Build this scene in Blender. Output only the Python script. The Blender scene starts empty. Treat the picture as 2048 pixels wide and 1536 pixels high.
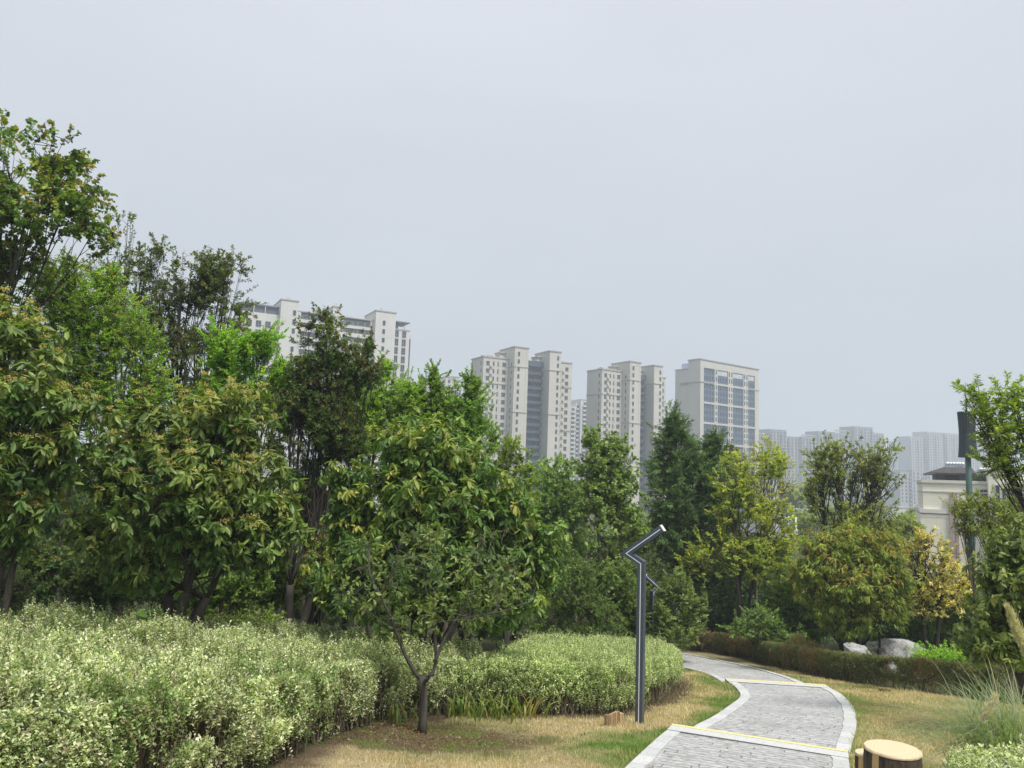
import bpy, math
import numpy as np
from mathutils import Vector, Matrix

rng = np.random.default_rng(7)
SC = bpy.context.scene
COL = SC.collection
R = math.radians

# ------------------------------------------------------------------ camera
F = 1540.0                       # focal length in photo pixels (photo 2048 x 1536)
EYE = 1.75
PITCH, ROLL = R(6.85), R(2.0)
fwd = np.array([0, math.cos(PITCH), math.sin(PITCH)])
up0 = np.array([0, -math.sin(PITCH), math.cos(PITCH)])
rt0 = np.array([1.0, 0, 0])
upv = math.cos(ROLL) * up0 - math.sin(ROLL) * rt0
rtv = math.cos(ROLL) * rt0 + math.sin(ROLL) * up0
CAM = np.array([0, 0, EYE])

def ray(px, py):
    return fwd + (px - 1024) / F * rtv + (768 - py) / F * upv

def at(px, py, Y):
    """world point seen at a photo pixel, at forward distance Y"""
    d = ray(px, py)
    return CAM + d * (Y / d[1])

def project(P):
    P = np.asarray(P, float) - CAM
    z = P @ fwd
    z = np.where(np.abs(z) < 1e-6, 1e-6, z)
    return 1024 + F * (P @ rtv) / z, 768 - F * (P @ upv) / z, z

cd = bpy.data.cameras.new("camera")
cam = bpy.data.objects.new("camera", cd)
COL.objects.link(cam)
cd.sensor_width = 36
cd.lens = 36 * F / 2048
cd.clip_start = 0.1
cd.clip_end = 20000
M = Matrix.Identity(4)
for i in range(3):
    M[i][0], M[i][1], M[i][2], M[i][3] = rtv[i], upv[i], -fwd[i], CAM[i]
cam.matrix_world = M
SC.camera = cam

# ------------------------------------------------------------------ noise
def _h(ix, iy, iz, s):
    n = (ix * 374761393 + iy * 668265263 + iz * 2147483647 + s * 1274126177) & 0xFFFFFFFF
    n = ((n ^ (n >> 13)) * 1274126177) & 0xFFFFFFFF
    n = ((n ^ (n >> 16)) * 2246822519) & 0xFFFFFFFF
    return ((n ^ (n >> 15)) & 0xFFFFFF) / float(0xFFFFFF)

def noise(x, y, z=0.0, s=0):
    x, y, z = np.broadcast_arrays(np.asarray(x, float), np.asarray(y, float), np.asarray(z, float))
    ix, iy, iz = (np.floor(a).astype(np.int64) for a in (x, y, z))
    fx, fy, fz = x - ix, y - iy, z - iz
    fx, fy, fz = (f * f * (3 - 2 * f) for f in (fx, fy, fz))
    r = 0
    for dx in (0, 1):
        for dy in (0, 1):
            for dz in (0, 1):
                w = (fx if dx else 1 - fx) * (fy if dy else 1 - fy) * (fz if dz else 1 - fz)
                r = r + w * _h(ix + dx, iy + dy, iz + dz, s)
    return r

def fbm(x, y, z=0.0, s=0):
    return (noise(x, y, z, s) * .55 + noise(np.asarray(x) * 2.1, np.asarray(y) * 2.1, np.asarray(z) * 2.1, s + 1) * .3
            + noise(np.asarray(x) * 4.3, np.asarray(y) * 4.3, np.asarray(z) * 4.3, s + 2) * .15)

# ------------------------------------------------------------------ terrain
def tz(x, y):
    x = np.asarray(x, float); y = np.asarray(y, float)
    yc = np.clip(y, 0, 26)
    d = 1.82 + .16 * yc
    t = np.clip(y - 26, 0, 14)
    d = d + .16 * t - .16 * t * t / 28
    d = d + .05 * np.clip(y - 60, 0, 140)
    lift = np.clip((-x - 1) * .07, 0, .7) * np.clip((y - 4) / 4, 0, 1) * np.clip((60 - y) / 20, 0, 1)
    und = (noise(x * .45, y * .45, 0, 5) - .5) * .09 * np.clip(1 - np.abs(y) / 80, 0, 1)
    return EYE - d + lift + und

def ground(px, py, h=0.0):
    """point where a photo pixel meets the terrain raised by h"""
    d = ray(px, py)
    ts = np.concatenate([np.linspace(2, 60, 3000), np.linspace(60, 900, 2000)])
    P = CAM[None] + d[None] * ts[:, None]
    below = P[:, 2] < tz(P[:, 0], P[:, 1]) + h
    k = int(np.argmax(below)) if below.any() else len(ts) - 1
    return P[k]

# ------------------------------------------------------------------ materials
def newmat(name):
    m = bpy.data.materials.new(name)
    m.use_nodes = True
    nt = m.node_tree
    b = nt.nodes["Principled BSDF"]
    return m, nt, b

def N(nt, t, **kw):
    n = nt.nodes.new(t)
    for k, v in kw.items():
        setattr(n, k, v)
    return n

def mix(nt, fac, a, b, blend='MIX'):
    n = N(nt, 'ShaderNodeMix', data_type='RGBA', blend_type=blend)
    for sock, val in ((n.inputs[0], fac), (n.inputs[6], a), (n.inputs[7], b)):
        if hasattr(val, 'is_output') or isinstance(val, bpy.types.NodeSocket):
            nt.links.new(val, sock)
        elif isinstance(val, (int, float)):
            sock.default_value = val
        else:
            sock.default_value = (*val, 1)
    return n.outputs[2]

def tex_noise(nt, scale, detail=4, rough=.6, vec=None, out=0):
    n = N(nt, 'ShaderNodeTexNoise')
    n.inputs['Scale'].default_value = scale
    n.inputs['Detail'].default_value = detail
    n.inputs['Roughness'].default_value = rough
    if vec is not None:
        nt.links.new(vec, n.inputs['Vector'])
    return n.outputs[out]

def ramp(nt, fac, stops):
    n = N(nt, 'ShaderNodeValToRGB')
    el = n.color_ramp.elements
    while len(el) < len(stops):
        el.new(.5)
    for e, (p, c) in zip(el, stops):
        e.position = p
        e.color = (*c, 1) if len(c) == 3 else c
    nt.links.new(fac, n.inputs[0])
    return n.outputs[0]

def objvec(nt):
    return N(nt, 'ShaderNodeTexCoord').outputs['Object']

def bump(nt, b, h, strength=.4, dist=.02):
    n = N(nt, 'ShaderNodeBump')
    n.inputs['Strength'].default_value = strength
    n.inputs['Distance'].default_value = dist
    nt.links.new(h, n.inputs['Height'])
    nt.links.new(n.outputs[0], b.inputs['Normal'])

def simple(name, col, rough=.6, var=.15, scale=8, metal=0.0, spec=.4):
    m, nt, b = newmat(name)
    nz = tex_noise(nt, scale, 5, .65, objvec(nt))
    c = np.array(col)
    nt.links.new(ramp(nt, nz, [(.3, tuple(c * (1 - var))), (.7, tuple(np.minimum(c * (1 + var), 1)))]), b.inputs['Base Color'])
    b.inputs['Roughness'].default_value = rough
    b.inputs['Metallic'].default_value = metal
    b.inputs['Specular IOR Level'].default_value = spec
    return m

def leafmat(name, rough=.5, trans=.35, spec=.35):
    m, nt, b = newmat(name)
    a = N(nt, 'ShaderNodeAttribute', attribute_name='tint')
    nt.links.new(a.outputs['Color'], b.inputs['Base Color'])
    b.inputs['Roughness'].default_value = rough
    b.inputs['Specular IOR Level'].default_value = spec
    tr = N(nt, 'ShaderNodeBsdfTranslucent')
    nt.links.new(mix(nt, 1.0, a.outputs['Color'], (1.2, 1.4, .5), 'MULTIPLY'), tr.inputs['Color'])
    ms = N(nt, 'ShaderNodeMixShader')
    ms.inputs[0].default_value = trans
    nt.links.new(b.outputs[0], ms.inputs[1])
    nt.links.new(tr.outputs[0], ms.inputs[2])
    nt.links.new(ms.outputs[0], nt.nodes['Material Output'].inputs['Surface'])
    return m

LEAF = leafmat('leaf', .5, .42)
LEAF_GLOSS = leafmat('glossy_leaf', .42, .36, .4)
GRASS = leafmat('grass_blade', .7, .3, .15)

def barkmat(name, c1, c2, scale=9):
    m, nt, b = newmat(name)
    mp = N(nt, 'ShaderNodeMapping')
    mp.inputs['Scale'].default_value = (1, 1, .25)
    nt.links.new(objvec(nt), mp.inputs[0])
    nz = tex_noise(nt, scale, 6, .7, mp.outputs[0])
    nt.links.new(ramp(nt, nz, [(.32, c1), (.68, c2)]), b.inputs['Base Color'])
    b.inputs['Roughness'].default_value = .9
    bump(nt, b, nz, .6, .02)
    return m

BARK = barkmat('bark', (.03, .026, .021), (.10, .085, .068))
BARK_PALE = barkmat('pale_bark', (.13, .105, .08), (.3, .255, .2))
BARK_DARK = barkmat('dark_bark', (.016, .014, .012), (.06, .05, .042))
STEM = barkmat('shrub_stem', (.06, .045, .028), (.17, .13, .085), 20)

# ------------------------------------------------------------------ mesh builder
class MB:
    def __init__(self):
        self.v, self.f, self.c, self.uv, self.n = [], [], [], [], 0
        self.hascol = False

    def add(self, v, faces, mat=0, col=None, smooth=False):
        """v (n,3); faces: array (m,k) or list of such arrays"""
        v = np.asarray(v, float).reshape(-1, 3)
        if isinstance(faces, np.ndarray):
            faces = [faces]
        for fa in faces:
            fa = np.asarray(fa, np.int64)
            if fa.size:
                self.f.append((fa + self.n, mat, smooth))
        self.v.append(v)
        if col is None:
            self.c.append(np.ones((len(v), 3)) * .5)
        else:
            self.hascol = True
            self.c.append(np.broadcast_to(np.asarray(col, float), (len(v), 3)))
        self.n += len(v)

    def box(self, x0, x1, y0, y1, z0, z1, mat=0, M=None):
        v = np.array([[x, y, z] for z in (z0, z1) for y in (y0, y1) for x in (x0, x1)], float)
        if M is not None:
            v = v @ np.array(M.to_3x3()).T + np.array(M.translation)
        f = np.array([[0, 2, 3, 1], [4, 5, 7, 6], [0, 1, 5, 4], [2, 6, 7, 3], [0, 4, 6, 2], [1, 3, 7, 5]])
        self.add(v, f, mat)

    def tube(self, pts, rad, sides=6, mat=0, cap=True, smooth=True, wob=0.0):
        pts = np.asarray(pts, float)
        rad = np.broadcast_to(np.asarray(rad, float), (len(pts),))
        n = len(pts)
        T = np.gradient(pts, axis=0)
        T /= np.linalg.norm(T, axis=1)[:, None] + 1e-9
        ref = np.array([1., 0, 0]) if abs(T[0, 0]) < .8 else np.array([0, 1., 0])
        U = np.cross(T, ref); U /= np.linalg.norm(U, axis=1)[:, None] + 1e-9
        V = np.cross(T, U)
        a = np.arange(sides) * 2 * np.pi / sides
        rr = rad[:, None] * (1 + wob * (rng.random((n, sides)) - .5))
        v = pts[:, None] + rr[..., None] * (np.cos(a)[None, :, None] * U[:, None] + np.sin(a)[None, :, None] * V[:, None])
        i = np.arange(n - 1)[:, None] * sides
        j = np.arange(sides)[None]
        k = (j + 1) % sides
        f = np.stack([i + j, i + k, i + sides + k, i + sides + j], -1).reshape(-1, 4)
        fs = [f]
        if cap:
            fs.append(np.array([list(range(sides))[::-1]]))
            fs.append(np.array([list(range((n - 1) * sides, n * sides))]))
        self.add(v.reshape(-1, 3), fs, mat, smooth=smooth)

    def sticks(self, A, B, r0, r1, mat=0, col=None):
        """many straight three-sided tapered twigs"""
        A = np.asarray(A, float); B = np.asarray(B, float)
        n = len(A)
        if not n:
            return
        T = B - A
        T /= np.linalg.norm(T, axis=1)[:, None] + 1e-9
        ref = np.where(np.abs(T[:, :1]) < .8, np.array([[1., 0, 0]]), np.array([[0, 1., 0]]))
        U = np.cross(T, ref); U /= np.linalg.norm(U, axis=1)[:, None] + 1e-9
        V = np.cross(T, U)
        r0 = np.broadcast_to(np.asarray(r0, float), (n,))[:, None]
        r1 = np.broadcast_to(np.asarray(r1, float), (n,))[:, None]
        vs = []
        for k in range(3):
            a = k * 2 * np.pi / 3
            vs.append(A + r0 * (math.cos(a) * U + math.sin(a) * V))
        for k in range(3):
            a = k * 2 * np.pi / 3
            vs.append(B + r1 * (math.cos(a) * U + math.sin(a) * V))
        v = np.stack(vs, 1).reshape(-1, 3)
        b = np.arange(n)[:, None] * 6
        f = np.concatenate([b + np.array([[k, (k + 1) % 3, 3 + (k + 1) % 3, 3 + k]]) for k in range(3)])
        if col is not None and np.ndim(col) == 2:
            col = np.repeat(col, 6, 0)
        self.add(v, f, mat, col)

    def mesh(self, name, mats, origin=(0, 0, 0)):
        me = bpy.data.meshes.new(name)
        v = np.concatenate(self.v) - np.asarray(origin, float)[None]
        me.vertices.add(len(v))
        me.vertices.foreach_set('co', v.astype(np.float32).ravel())
        loops = np.concatenate([f.ravel() for f, _, _ in self.f]).astype(np.int32)
        tot = np.concatenate([np.full(len(f), f.shape[1]) for f, _, _ in self.f])
        mi = np.concatenate([np.full(len(f), m) for f, m, _ in self.f]).astype(np.int32)
        sm = np.concatenate([np.full(len(f), s) for f, _, s in self.f])
        me.loops.add(len(loops))
        me.loops.foreach_set('vertex_index', loops)
        me.polygons.add(len(tot))
        me.polygons.foreach_set('loop_start', np.concatenate([[0], np.cumsum(tot)[:-1]]).astype(np.int32))
        me.polygons.foreach_set('material_index', mi)
        me.polygons.foreach_set('use_smooth', sm.astype(bool))
        for m in mats:
            me.materials.append(m)
        if self.hascol:
            at_ = me.attributes.new('tint', 'FLOAT_COLOR', 'POINT')
            c = np.concatenate(self.c)
            at_.data.foreach_set('color', np.concatenate([c, np.ones((len(c), 1))], 1).astype(np.float32).ravel())
        if self.uv:
            uvv = np.concatenate(self.uv)
            l = me.uv_layers.new(name='UVMap')
            l.data.foreach_set('uv', uvv[loops].astype(np.float32).ravel())
        me.update(calc_edges=True)
        return me

    def build(self, name, mats, parent=None, origin=(0, 0, 0)):
        if not isinstance(mats, (list, tuple)):
            mats = [mats]
        o = bpy.data.objects.new(name, self.mesh(name, mats, origin))
        COL.objects.link(o)
        if parent is not None:
            o.parent = parent
        else:
            o.location = origin
        return o

def tag(o, label=None, cat=None, group=None, kind=None):
    if label: o['label'] = label
    if cat: o['category'] = cat
    if group: o['group'] = group
    if kind: o['kind'] = kind
    return o

def empty(name, loc, label, cat, group=None, rz=0.0):
    o = bpy.data.objects.new(name, None)
    o.empty_display_size = .3
    COL.objects.link(o)
    o.location = loc
    o.rotation_euler = (0, 0, rz)
    return tag(o, label, cat, group)

def copy_tree(o, parent=None):
    c = o.copy()
    COL.objects.link(c)
    if parent is not None:
        c.parent = parent
    for ch in o.children:
        copy_tree(ch, c)
    return c

# ------------------------------------------------------------------ leaves
def unit(a):
    return a / (np.linalg.norm(a, axis=-1, keepdims=True) + 1e-9)

def leaf_batch(mb, pos, axis, nrm, L, W, col, kind='quad', mat=0, droop=.18):
    n = len(pos)
    if not n:
        return
    axis = unit(axis)
    side = unit(np.cross(axis, nrm))
    nrm = np.cross(side, axis)
    L = np.broadcast_to(L, (n,))[:, None]
    W = np.broadcast_to(W, (n,))[:, None]
    def P(s, w, h):
        return pos + axis * L * s + side * W * w + nrm * L * h
    if kind == 'quad':
        v = np.stack([P(0, 0, 0), P(.48, .5, .05), P(1, 0, -droop * .6), P(.48, -.5, .05)], 1)
        f = np.arange(n)[:, None] * 4 + np.array([[0, 1, 2, 3]])
        k = 4
        fs = [f]
    elif kind == 'round':
        v = np.stack([P(0, 0, 0), P(.25, .48, .03), P(.7, .42, .0), P(1, 0, -droop * .5), P(.7, -.42, .0), P(.25, -.48, .03)], 1)
        fs = [np.arange(n)[:, None] * 6 + np.array([[0, 1, 2, 3]]), np.arange(n)[:, None] * 6 + np.array([[0, 3, 4, 5]])]
        k = 6
    else:
        d = droop
        v = np.stack([P(0, 0, 0), P(.3, .36, .05), P(.68, .46, .0 - d * .35), P(1, 0, -d), P(.68, -.46, -d * .35), P(.3, -.36, .05),
                      P(.3, 0, .01), P(.68, 0, -.05 - d * .35)], 1)
        b = np.arange(n)[:, None] * 8
        fs = [np.concatenate([b + np.array([[0, 1, 6]]), b + np.array([[0, 6, 5]]), b + np.array([[2, 3, 7]]), b + np.array([[7, 3, 4]])]),
              np.concatenate([b + np.array([[1, 2, 7, 6]]), b + np.array([[6, 7, 4, 5]])])]
        k = 8
    mb.add(v.reshape(-1, 3), fs, mat, np.repeat(col, k, 0))

UP = np.array([0, 0, 1.0])

def pick(pal, n, r):
    """pal: list of (rgb, weight)"""
    c = np.array([p[0] for p in pal], float)
    w = np.array([p[1] for p in pal], float)
    return c[r.choice(len(pal), n, p=w / w.sum())]

def twig_leaves(mb, A, B, r, n=10, t0=.25, t1=1.02, ang=55, L=.06, W=.03, kind='quad', droop=.2, grav=0.0,
                planar=.7, colA=None, jit=.25, mat=0, upb=.8):
    """leaves set along twigs A->B; colA is one base colour per twig"""
    m = len(A)
    if not m:
        return
    T = unit(B - A)
    idx = np.repeat(np.arange(m), n)
    k = np.tile(np.arange(n), m)
    t = t0 + (t1 - t0) * ((k + r.random(m * n)) / n)
    pos = A[idx] + (B - A)[idx] * t[:, None]
    Tt = T[idx]
    S = unit(np.cross(Tt, UP + .3 * r.normal(size=(m, 3))[idx]))
    Q = np.cross(S, Tt)
    phi = np.where(k % 2 == 0, 0, np.pi) + (1 - planar) * r.uniform(-np.pi, np.pi, m * n)
    a = np.radians(ang) * r.uniform(.7, 1.3, m * n)
    ax = Tt * np.cos(a)[:, None] + (S * np.cos(phi)[:, None] + Q * np.sin(phi)[:, None]) * np.sin(a)[:, None]
    ax = ax + .18 * r.normal(size=ax.shape) - grav * UP
    nr = UP * upb + .45 * r.normal(size=ax.shape) + .25 * Tt
    Ls = L * r.uniform(.62, 1.2, m * n) * r.uniform(.72, 1.2, m)[idx]
    col = colA[idx] * (1 + jit * (r.random((m * n, 1)) - .5) * 2) * (1 + .1 * (r.random((m * n, 3)) - .5))
    leaf_batch(mb, pos, ax, nr, Ls, Ls * (W / L) * r.uniform(.85, 1.15, m * n), col, kind, mat, droop)

def spline(p0, p1, bend, n=7):
    p0 = np.asarray(p0, float); p1 = np.asarray(p1, float)
    t = np.linspace(0, 1, n)[:, None]
    mid = (p0 + p1) / 2 + bend
    return (1 - t) ** 2 * p0 + 2 * t * (1 - t) * mid + t * t * p1

DENS = 1.55
GAIN = np.array([1.84, 1.76, 1.45])
def tree(name, label, cat, Y, base, lobes, leaf, pal, ntwig, trunk_r=.08, fork=.4, stems=1, bark=None, seed=1, group=None,
         tips=None, flowers=None, gap=.42, gapscale=1.2, base_h=0.0, limb=1.0, lean=None, sub=10, base_pt=None, leafm=None,
         twig_len=.3, shell=2.2, up_twig=.35, red=0, open_wood=1.0, shoots=1.0):
    """base: photo pixel column of the trunk foot (stands on the terrain at distance Y);
    lobes: (px, py, rx, ry, dY) ellipsoids of the crown in photo pixels at distance Y"""
    r = np.random.default_rng(seed)
    if base_pt is None:
        p = at(base, 1100, Y)
        B0 = np.array([p[0], Y, float(tz(p[0], Y)) - .05])
    else:
        B0 = np.array(base_pt, float)
    s = Y / F
    ntwig = int(ntwig * DENS)
    cs, rs = [], []
    for lb in lobes:
        px, py, rx, ry = lb[:4]
        dY = lb[4] if len(lb) > 4 else 0
        cs.append(at(px, py, Y + dY))
        rs.append(np.array([rx * s, rx * s * .85, ry * s]))
    top = max(c[2] + q[2] for c, q in zip(cs, rs))
    low = min(c[2] - q[2] for c, q in zip(cs, rs))
    root = empty(name, B0, label, cat, group)
    wood = MB()
    crown = MB()
    fl = MB()
    cen = np.mean(cs, 0)
    forks = []
    for k in range(stems):
        off = np.array([r.normal() * .16, r.normal() * .16, 0]) if stems > 1 else np.zeros(3)
        tgt = cen if stems == 1 else cs[k % len(cs)]
        fz = B0[2] + (top - B0[2]) * fork * r.uniform(.85, 1.1)
        w = .35 if stems == 1 else .55
        fp = np.array([B0[0] + (tgt[0] - B0[0]) * w + off[0], B0[1] + (tgt[1] - B0[1]) * w + off[1], fz])
        if lean is not None:
            fp[:2] += np.array(lean)
        b = B0 + off * .6
        pts = spline(b, fp, r.normal(size=3) * .05 * (fz - B0[2]), 9)
        rad = np.linspace(trunk_r, trunk_r * .68, 9)
        rad[0] *= 1.35
        wood.tube(pts, rad, 9, 0, True, True, .15)
        forks.append(fp)
    ends, xA, xB = [], [], []
    vol = np.array([q[0] * q[2] for q in rs])
    for k, (c, q) in enumerate(zip(cs, rs)):
        fp = forks[k % stems] if stems > 1 else forks[0]
        tip = c + np.array([0, 0, q[2] * .5]) + r.normal(size=3) * .12 * q
        br = trunk_r * .55 * limb * math.sqrt(vol[k] / vol.max())
        pts = spline(fp, tip, np.array([(c[0] - fp[0]) * .35, (c[1] - fp[1]) * .35, -.05 * q[2]]) + r.normal(size=3) * .06 * q[2], 12)
        pts[1:-1] += r.normal(size=(10, 3)) * .02 * q[2]
        wood.tube(pts, np.linspace(br, br * .12 + .004, 12), 6)
        ends.append(pts[3:])
        xA.append(pts[-2]); xB.append(pts[-1])
        for j in range(sub):
            k0 = r.integers(2, 9)
            d = unit(r.normal(size=3) + np.array([0, 0, .45]))
            e = c + d * q * r.uniform(.6, .92)
            p2 = spline(pts[k0], e, np.array([0, 0, -.08 * q[2]]) + r.normal(size=3) * .09 * q[2], 8)
            b2 = br * .42 * open_wood
            wood.tube(p2, np.linspace(b2, .004, 8), 4, 0, False)
            ends.append(p2[2:])
            xA.append(p2[-2]); xB.append(p2[-1])
    E = np.concatenate(ends)
    wts = vol / vol.sum()
    A_all, B_all, O_all, H_all = [], [], [], []
    for k, (c, q) in enumerate(zip(cs, rs)):
        m = int(ntwig * wts[k] * 2.4) + 3
        d = unit(r.normal(size=(m, 3)))
        rad = r.random(m) ** (1 / shell)
        bumpy = .66 + .36 * noise(d[:, 0] * 2 + 7 * k, d[:, 1] * 2, d[:, 2] * 2, seed) + .32 * noise(d[:, 0] * 5 + 3 * k, d[:, 1] * 5, d[:, 2] * 5, seed + 2)
        Pn = c + d * q * (rad * bumpy)[:, None]
        nz = noise(Pn[:, 0] * gapscale + 31, Pn[:, 1] * gapscale, Pn[:, 2] * gapscale, seed + 9)
        keep = nz > gap
        Pn, d = Pn[keep][:int(ntwig * wts[k]) + 2], d[keep][:int(ntwig * wts[k]) + 2]
        D2 = ((Pn[:, None] - E[None]) ** 2).sum(-1)
        j = D2.argmin(1)
        near = E[j]
        dirn = unit(unit(Pn - near) + .35 * d + up_twig * UP + .25 * r.normal(size=Pn.shape))
        A = Pn - dirn * twig_len * r.uniform(.6, 1.1, (len(Pn), 1))
        wood.sticks(near, A, .006 * open_wood, .004 * open_wood)
        wood.sticks(A, Pn, .004 * open_wood, .002)
        A_all.append(A); B_all.append(Pn); O_all.append(d[:, 2]); H_all.append(Pn[:, 2])
        # loose shoots that break the outline
        ms = int(shoots * (4 + 10 * wts[k] * len(cs)))
        ds = unit(r.normal(size=(ms, 3)) * np.array([1, 1, .6]) + np.array([0, 0, .7]))
        Sa = c + ds * q * r.uniform(.72, .95, (ms, 1))
        sd_ = unit(ds + np.array([0, 0, up_twig]) + .35 * r.normal(size=(ms, 3)))
        ln = np.clip(q.mean() * r.uniform(.25, .6, (ms, 1)), twig_len * .8, twig_len * 2.6)
        near = E[((Sa[:, None] - E[None]) ** 2).sum(-1).argmin(1)]
        wood.sticks(near, Sa, .007 * open_wood, .005 * open_wood)
        for f0, f1 in ((0, .5), (.5, 1)):
            A_all.append(Sa + sd_ * ln * f0); B_all.append(Sa + sd_ * ln * f1); O_all.append(ds[:, 2]); H_all.append(Sa[:, 2])
            wood.sticks(A_all[-1], B_all[-1], .004 * open_wood, .003 * open_wood)
    A_all.append(np.array(xA)); B_all.append(np.array(xB) + 1e-4); O_all.append(np.zeros(len(xA))); H_all.append(np.array(xA)[:, 2])
    A, Bp = np.concatenate(A_all), np.concatenate(B_all)
    O, H = np.concatenate(O_all), np.concatenate(H_all)
    m = len(A)
    colA = pick(pal, m, r)
    patch = noise(Bp[:, 0] * .9, Bp[:, 1] * .9, Bp[:, 2] * .9, seed + 4)
    colA = colA * (.8 + .45 * patch)[:, None] * GAIN
    if tips is not None:
        tp, prob = tips
        is_t = r.random(m) < prob * np.clip(.25 + O + .8 * (patch - .3), 0, 1)
        colA[is_t] = pick(tp, int(is_t.sum()), r) * np.array([1.2, 1.15, 1.05])
    twig_leaves(crown, A, Bp, r, colA=colA, **leaf)
    if red:
        k = r.choice(m, red, replace=False)
        leaf_batch(crown, Bp[k], r.normal(size=(red, 3)) - UP * .5, UP + .5 * r.normal(size=(red, 3)), leaf['L'] * .9, leaf['W'],
                   np.tile(np.array([[.42, .04, .02]]), (red, 1)), 'big')
    wood.build('trunk', bark or BARK, root, B0)
    crown.build('crown', leafm or LEAF, root, B0)
    if flowers is not None:
        prob, fcol, fr = flowers
        cand = np.where((r.random(m) < prob * np.clip(.1 + O * 1.3, 0, 1)))[0]
        for k in cand:
            n = 46
            d = unit(r.normal(size=(n, 3)))
            d[:, 2] = np.abs(d[:, 2]) * .7
            pos = Bp[k] + UP * .05 + d * fr * r.uniform(.5, 1.05, (n, 1))
            col = np.array(fcol) * r.uniform(.65, 1.25, (n, 1)) * np.array([1, r.uniform(.85, 1.05), 1])
            leaf_batch(fl, pos, r.normal(size=(n, 3)), d + .3 * r.normal(size=(n, 3)), fr * .26, fr * .2, col, 'quad')
        if len(cand):
            fl.build('flower_cluster', LEAF, root, B0)['kind'] = 'stuff'
    return root


# ================================================================== SETTING
def inpoly(P, poly):
    x, y = P[:, 0], P[:, 1]
    ins = np.zeros(len(P), bool)
    n = len(poly)
    for i in range(n):
        x0, y0 = poly[i][:2]; x1, y1 = poly[(i + 1) % n][:2]
        c = ((y0 > y) != (y1 > y)) & (x < (x1 - x0) * (y - y0) / (y1 - y0 + 1e-12) + x0)
        ins ^= c
    return ins

def distpoly(P, pts, closed=True):
    d = np.full(len(P), 1e9)
    n = len(pts)
    for i in range(n if closed else n - 1):
        a = np.asarray(pts[i][:2], float); b = np.asarray(pts[(i + 1) % n][:2], float)
        ab = b - a
        t = np.clip(((P[:, :2] - a) @ ab) / (ab @ ab + 1e-12), 0, 1)
        d = np.minimum(d, np.linalg.norm(P[:, :2] - a - t[:, None] * ab, axis=1))
    return d

def resample(pts, n, smooth=True):
    pts = np.asarray(pts, float)
    if smooth and len(pts) > 2:                      # Catmull-Rom
        Q = np.concatenate([[2 * pts[0] - pts[1]], pts, [2 * pts[-1] - pts[-2]]])
        out = []
        for i in range(1, len(Q) - 2):
            for t in np.linspace(0, 1, 12, endpoint=False):
                out.append(.5 * ((2 * Q[i]) + (-Q[i - 1] + Q[i + 1]) * t + (2 * Q[i - 1] - 5 * Q[i] + 4 * Q[i + 1] - Q[i + 2]) * t * t
                                 + (-Q[i - 1] + 3 * Q[i] - 3 * Q[i + 1] + Q[i + 2]) * t ** 3))
        out.append(pts[-1])
        pts = np.array(out)
    s = np.concatenate([[0], np.cumsum(np.linalg.norm(np.diff(pts, axis=0), axis=1))])
    q = np.linspace(0, s[-1], n)
    return np.stack([np.interp(q, s, pts[:, k]) for k in range(pts.shape[1])], 1)

G = lambda *a: ground(*a)[:2]
EXT = lambda a, b, l: a + (b - a) / np.linalg.norm(b - a) * l
# the three slabs of the stepped path: outer edges, nearest point first
slabs = [
    dict(L=[EXT(G(1345, 1461), G(1262, 1532), 5), G(1300, 1497), G(1345, 1461)], Rr=[EXT(G(1695, 1516), G(1698, 1536), 4.2), G(1699, 1540), G(1695, 1516)], o0=.02, o1=.06),
    dict(L=[G(1372, 1462), G(1440, 1428), G(1480, 1398), G(1470, 1378), G(1450, 1365)],
         Rr=[G(1700, 1506), G(1713, 1452), G(1704, 1415), G(1680, 1391), G(1650, 1378)], o0=.02, o1=.05),
    dict(L=[G(1444, 1366), G(1418, 1352), G(1385, 1342), G(1350, 1337), G(1290, 1334)],
         Rr=[G(1622, 1373), G(1560, 1351), G(1480, 1331), G(1400, 1315), G(1330, 1306)], o0=.02, o1=.05),
]
path_polys = [np.array(s['L'] + s['Rr'][::-1]) for s in slabs]
path_edges = [s[k] for s in slabs for k in ('L', 'Rr')]

# hedge footprints
HH = .95
hedgeA = np.array([G(-330, 1700), G(-60, 1720), G(330, 1620), G(560, 1530), G(650, 1484), G(765, 1442), G(905, 1428),
                   G(985, 1300, HH), G(930, 1300, HH), G(700, 1270, HH), G(500, 1244, HH), G(250, 1226, HH), G(0, 1214, HH), G(-330, 1206, HH)])
hedgeB = np.array([G(905, 1428), G(1060, 1432), G(1240, 1428), G(1325, 1404), G(1360, 1376), G(1344, 1283, HH), G(1290, 1274, HH),
                   G(1180, 1268, HH), G(1060, 1262, HH), G(985, 1300, HH)])
hedgeC = np.array([G(1352, 1291), G(1420, 1304), G(1500, 1320), G(1600, 1345), G(1680, 1362), G(1780, 1375), G(1850, 1384), G(1965, 1397),
                   G(1990, 1342, .7), G(1850, 1326, .7), G(1700, 1312, .7), G(1600, 1290, .7), G(1480, 1272, .7), G(1352, 1266, .7)])
hedgeD = np.array([(4.05, 5.6), (3.95, 6.6), (4.25, 7.1), (5.2, 7.4), (6.4, 7.2), (6.4, 4.6), (4.2, 4.6)])
hedgeD = hedgeD + np.array([-.27, 0])

def lawn_masks(P):
    inside_path = np.zeros(len(P), bool)
    for q in path_polys:
        inside_path |= inpoly(P, q)
    dp = np.full(len(P), 1e9)
    for e in path_edges:
        dp = np.minimum(dp, distpoly(P, e, False))
    ih = np.zeros(len(P), bool)
    dh = np.full(len(P), 1e9)
    for q in (hedgeA, hedgeB, hedgeC, hedgeD):
        ih |= inpoly(P, q)
        dh = np.minimum(dh, distpoly(P, q))
    return inside_path, dp, ih, dh

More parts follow.
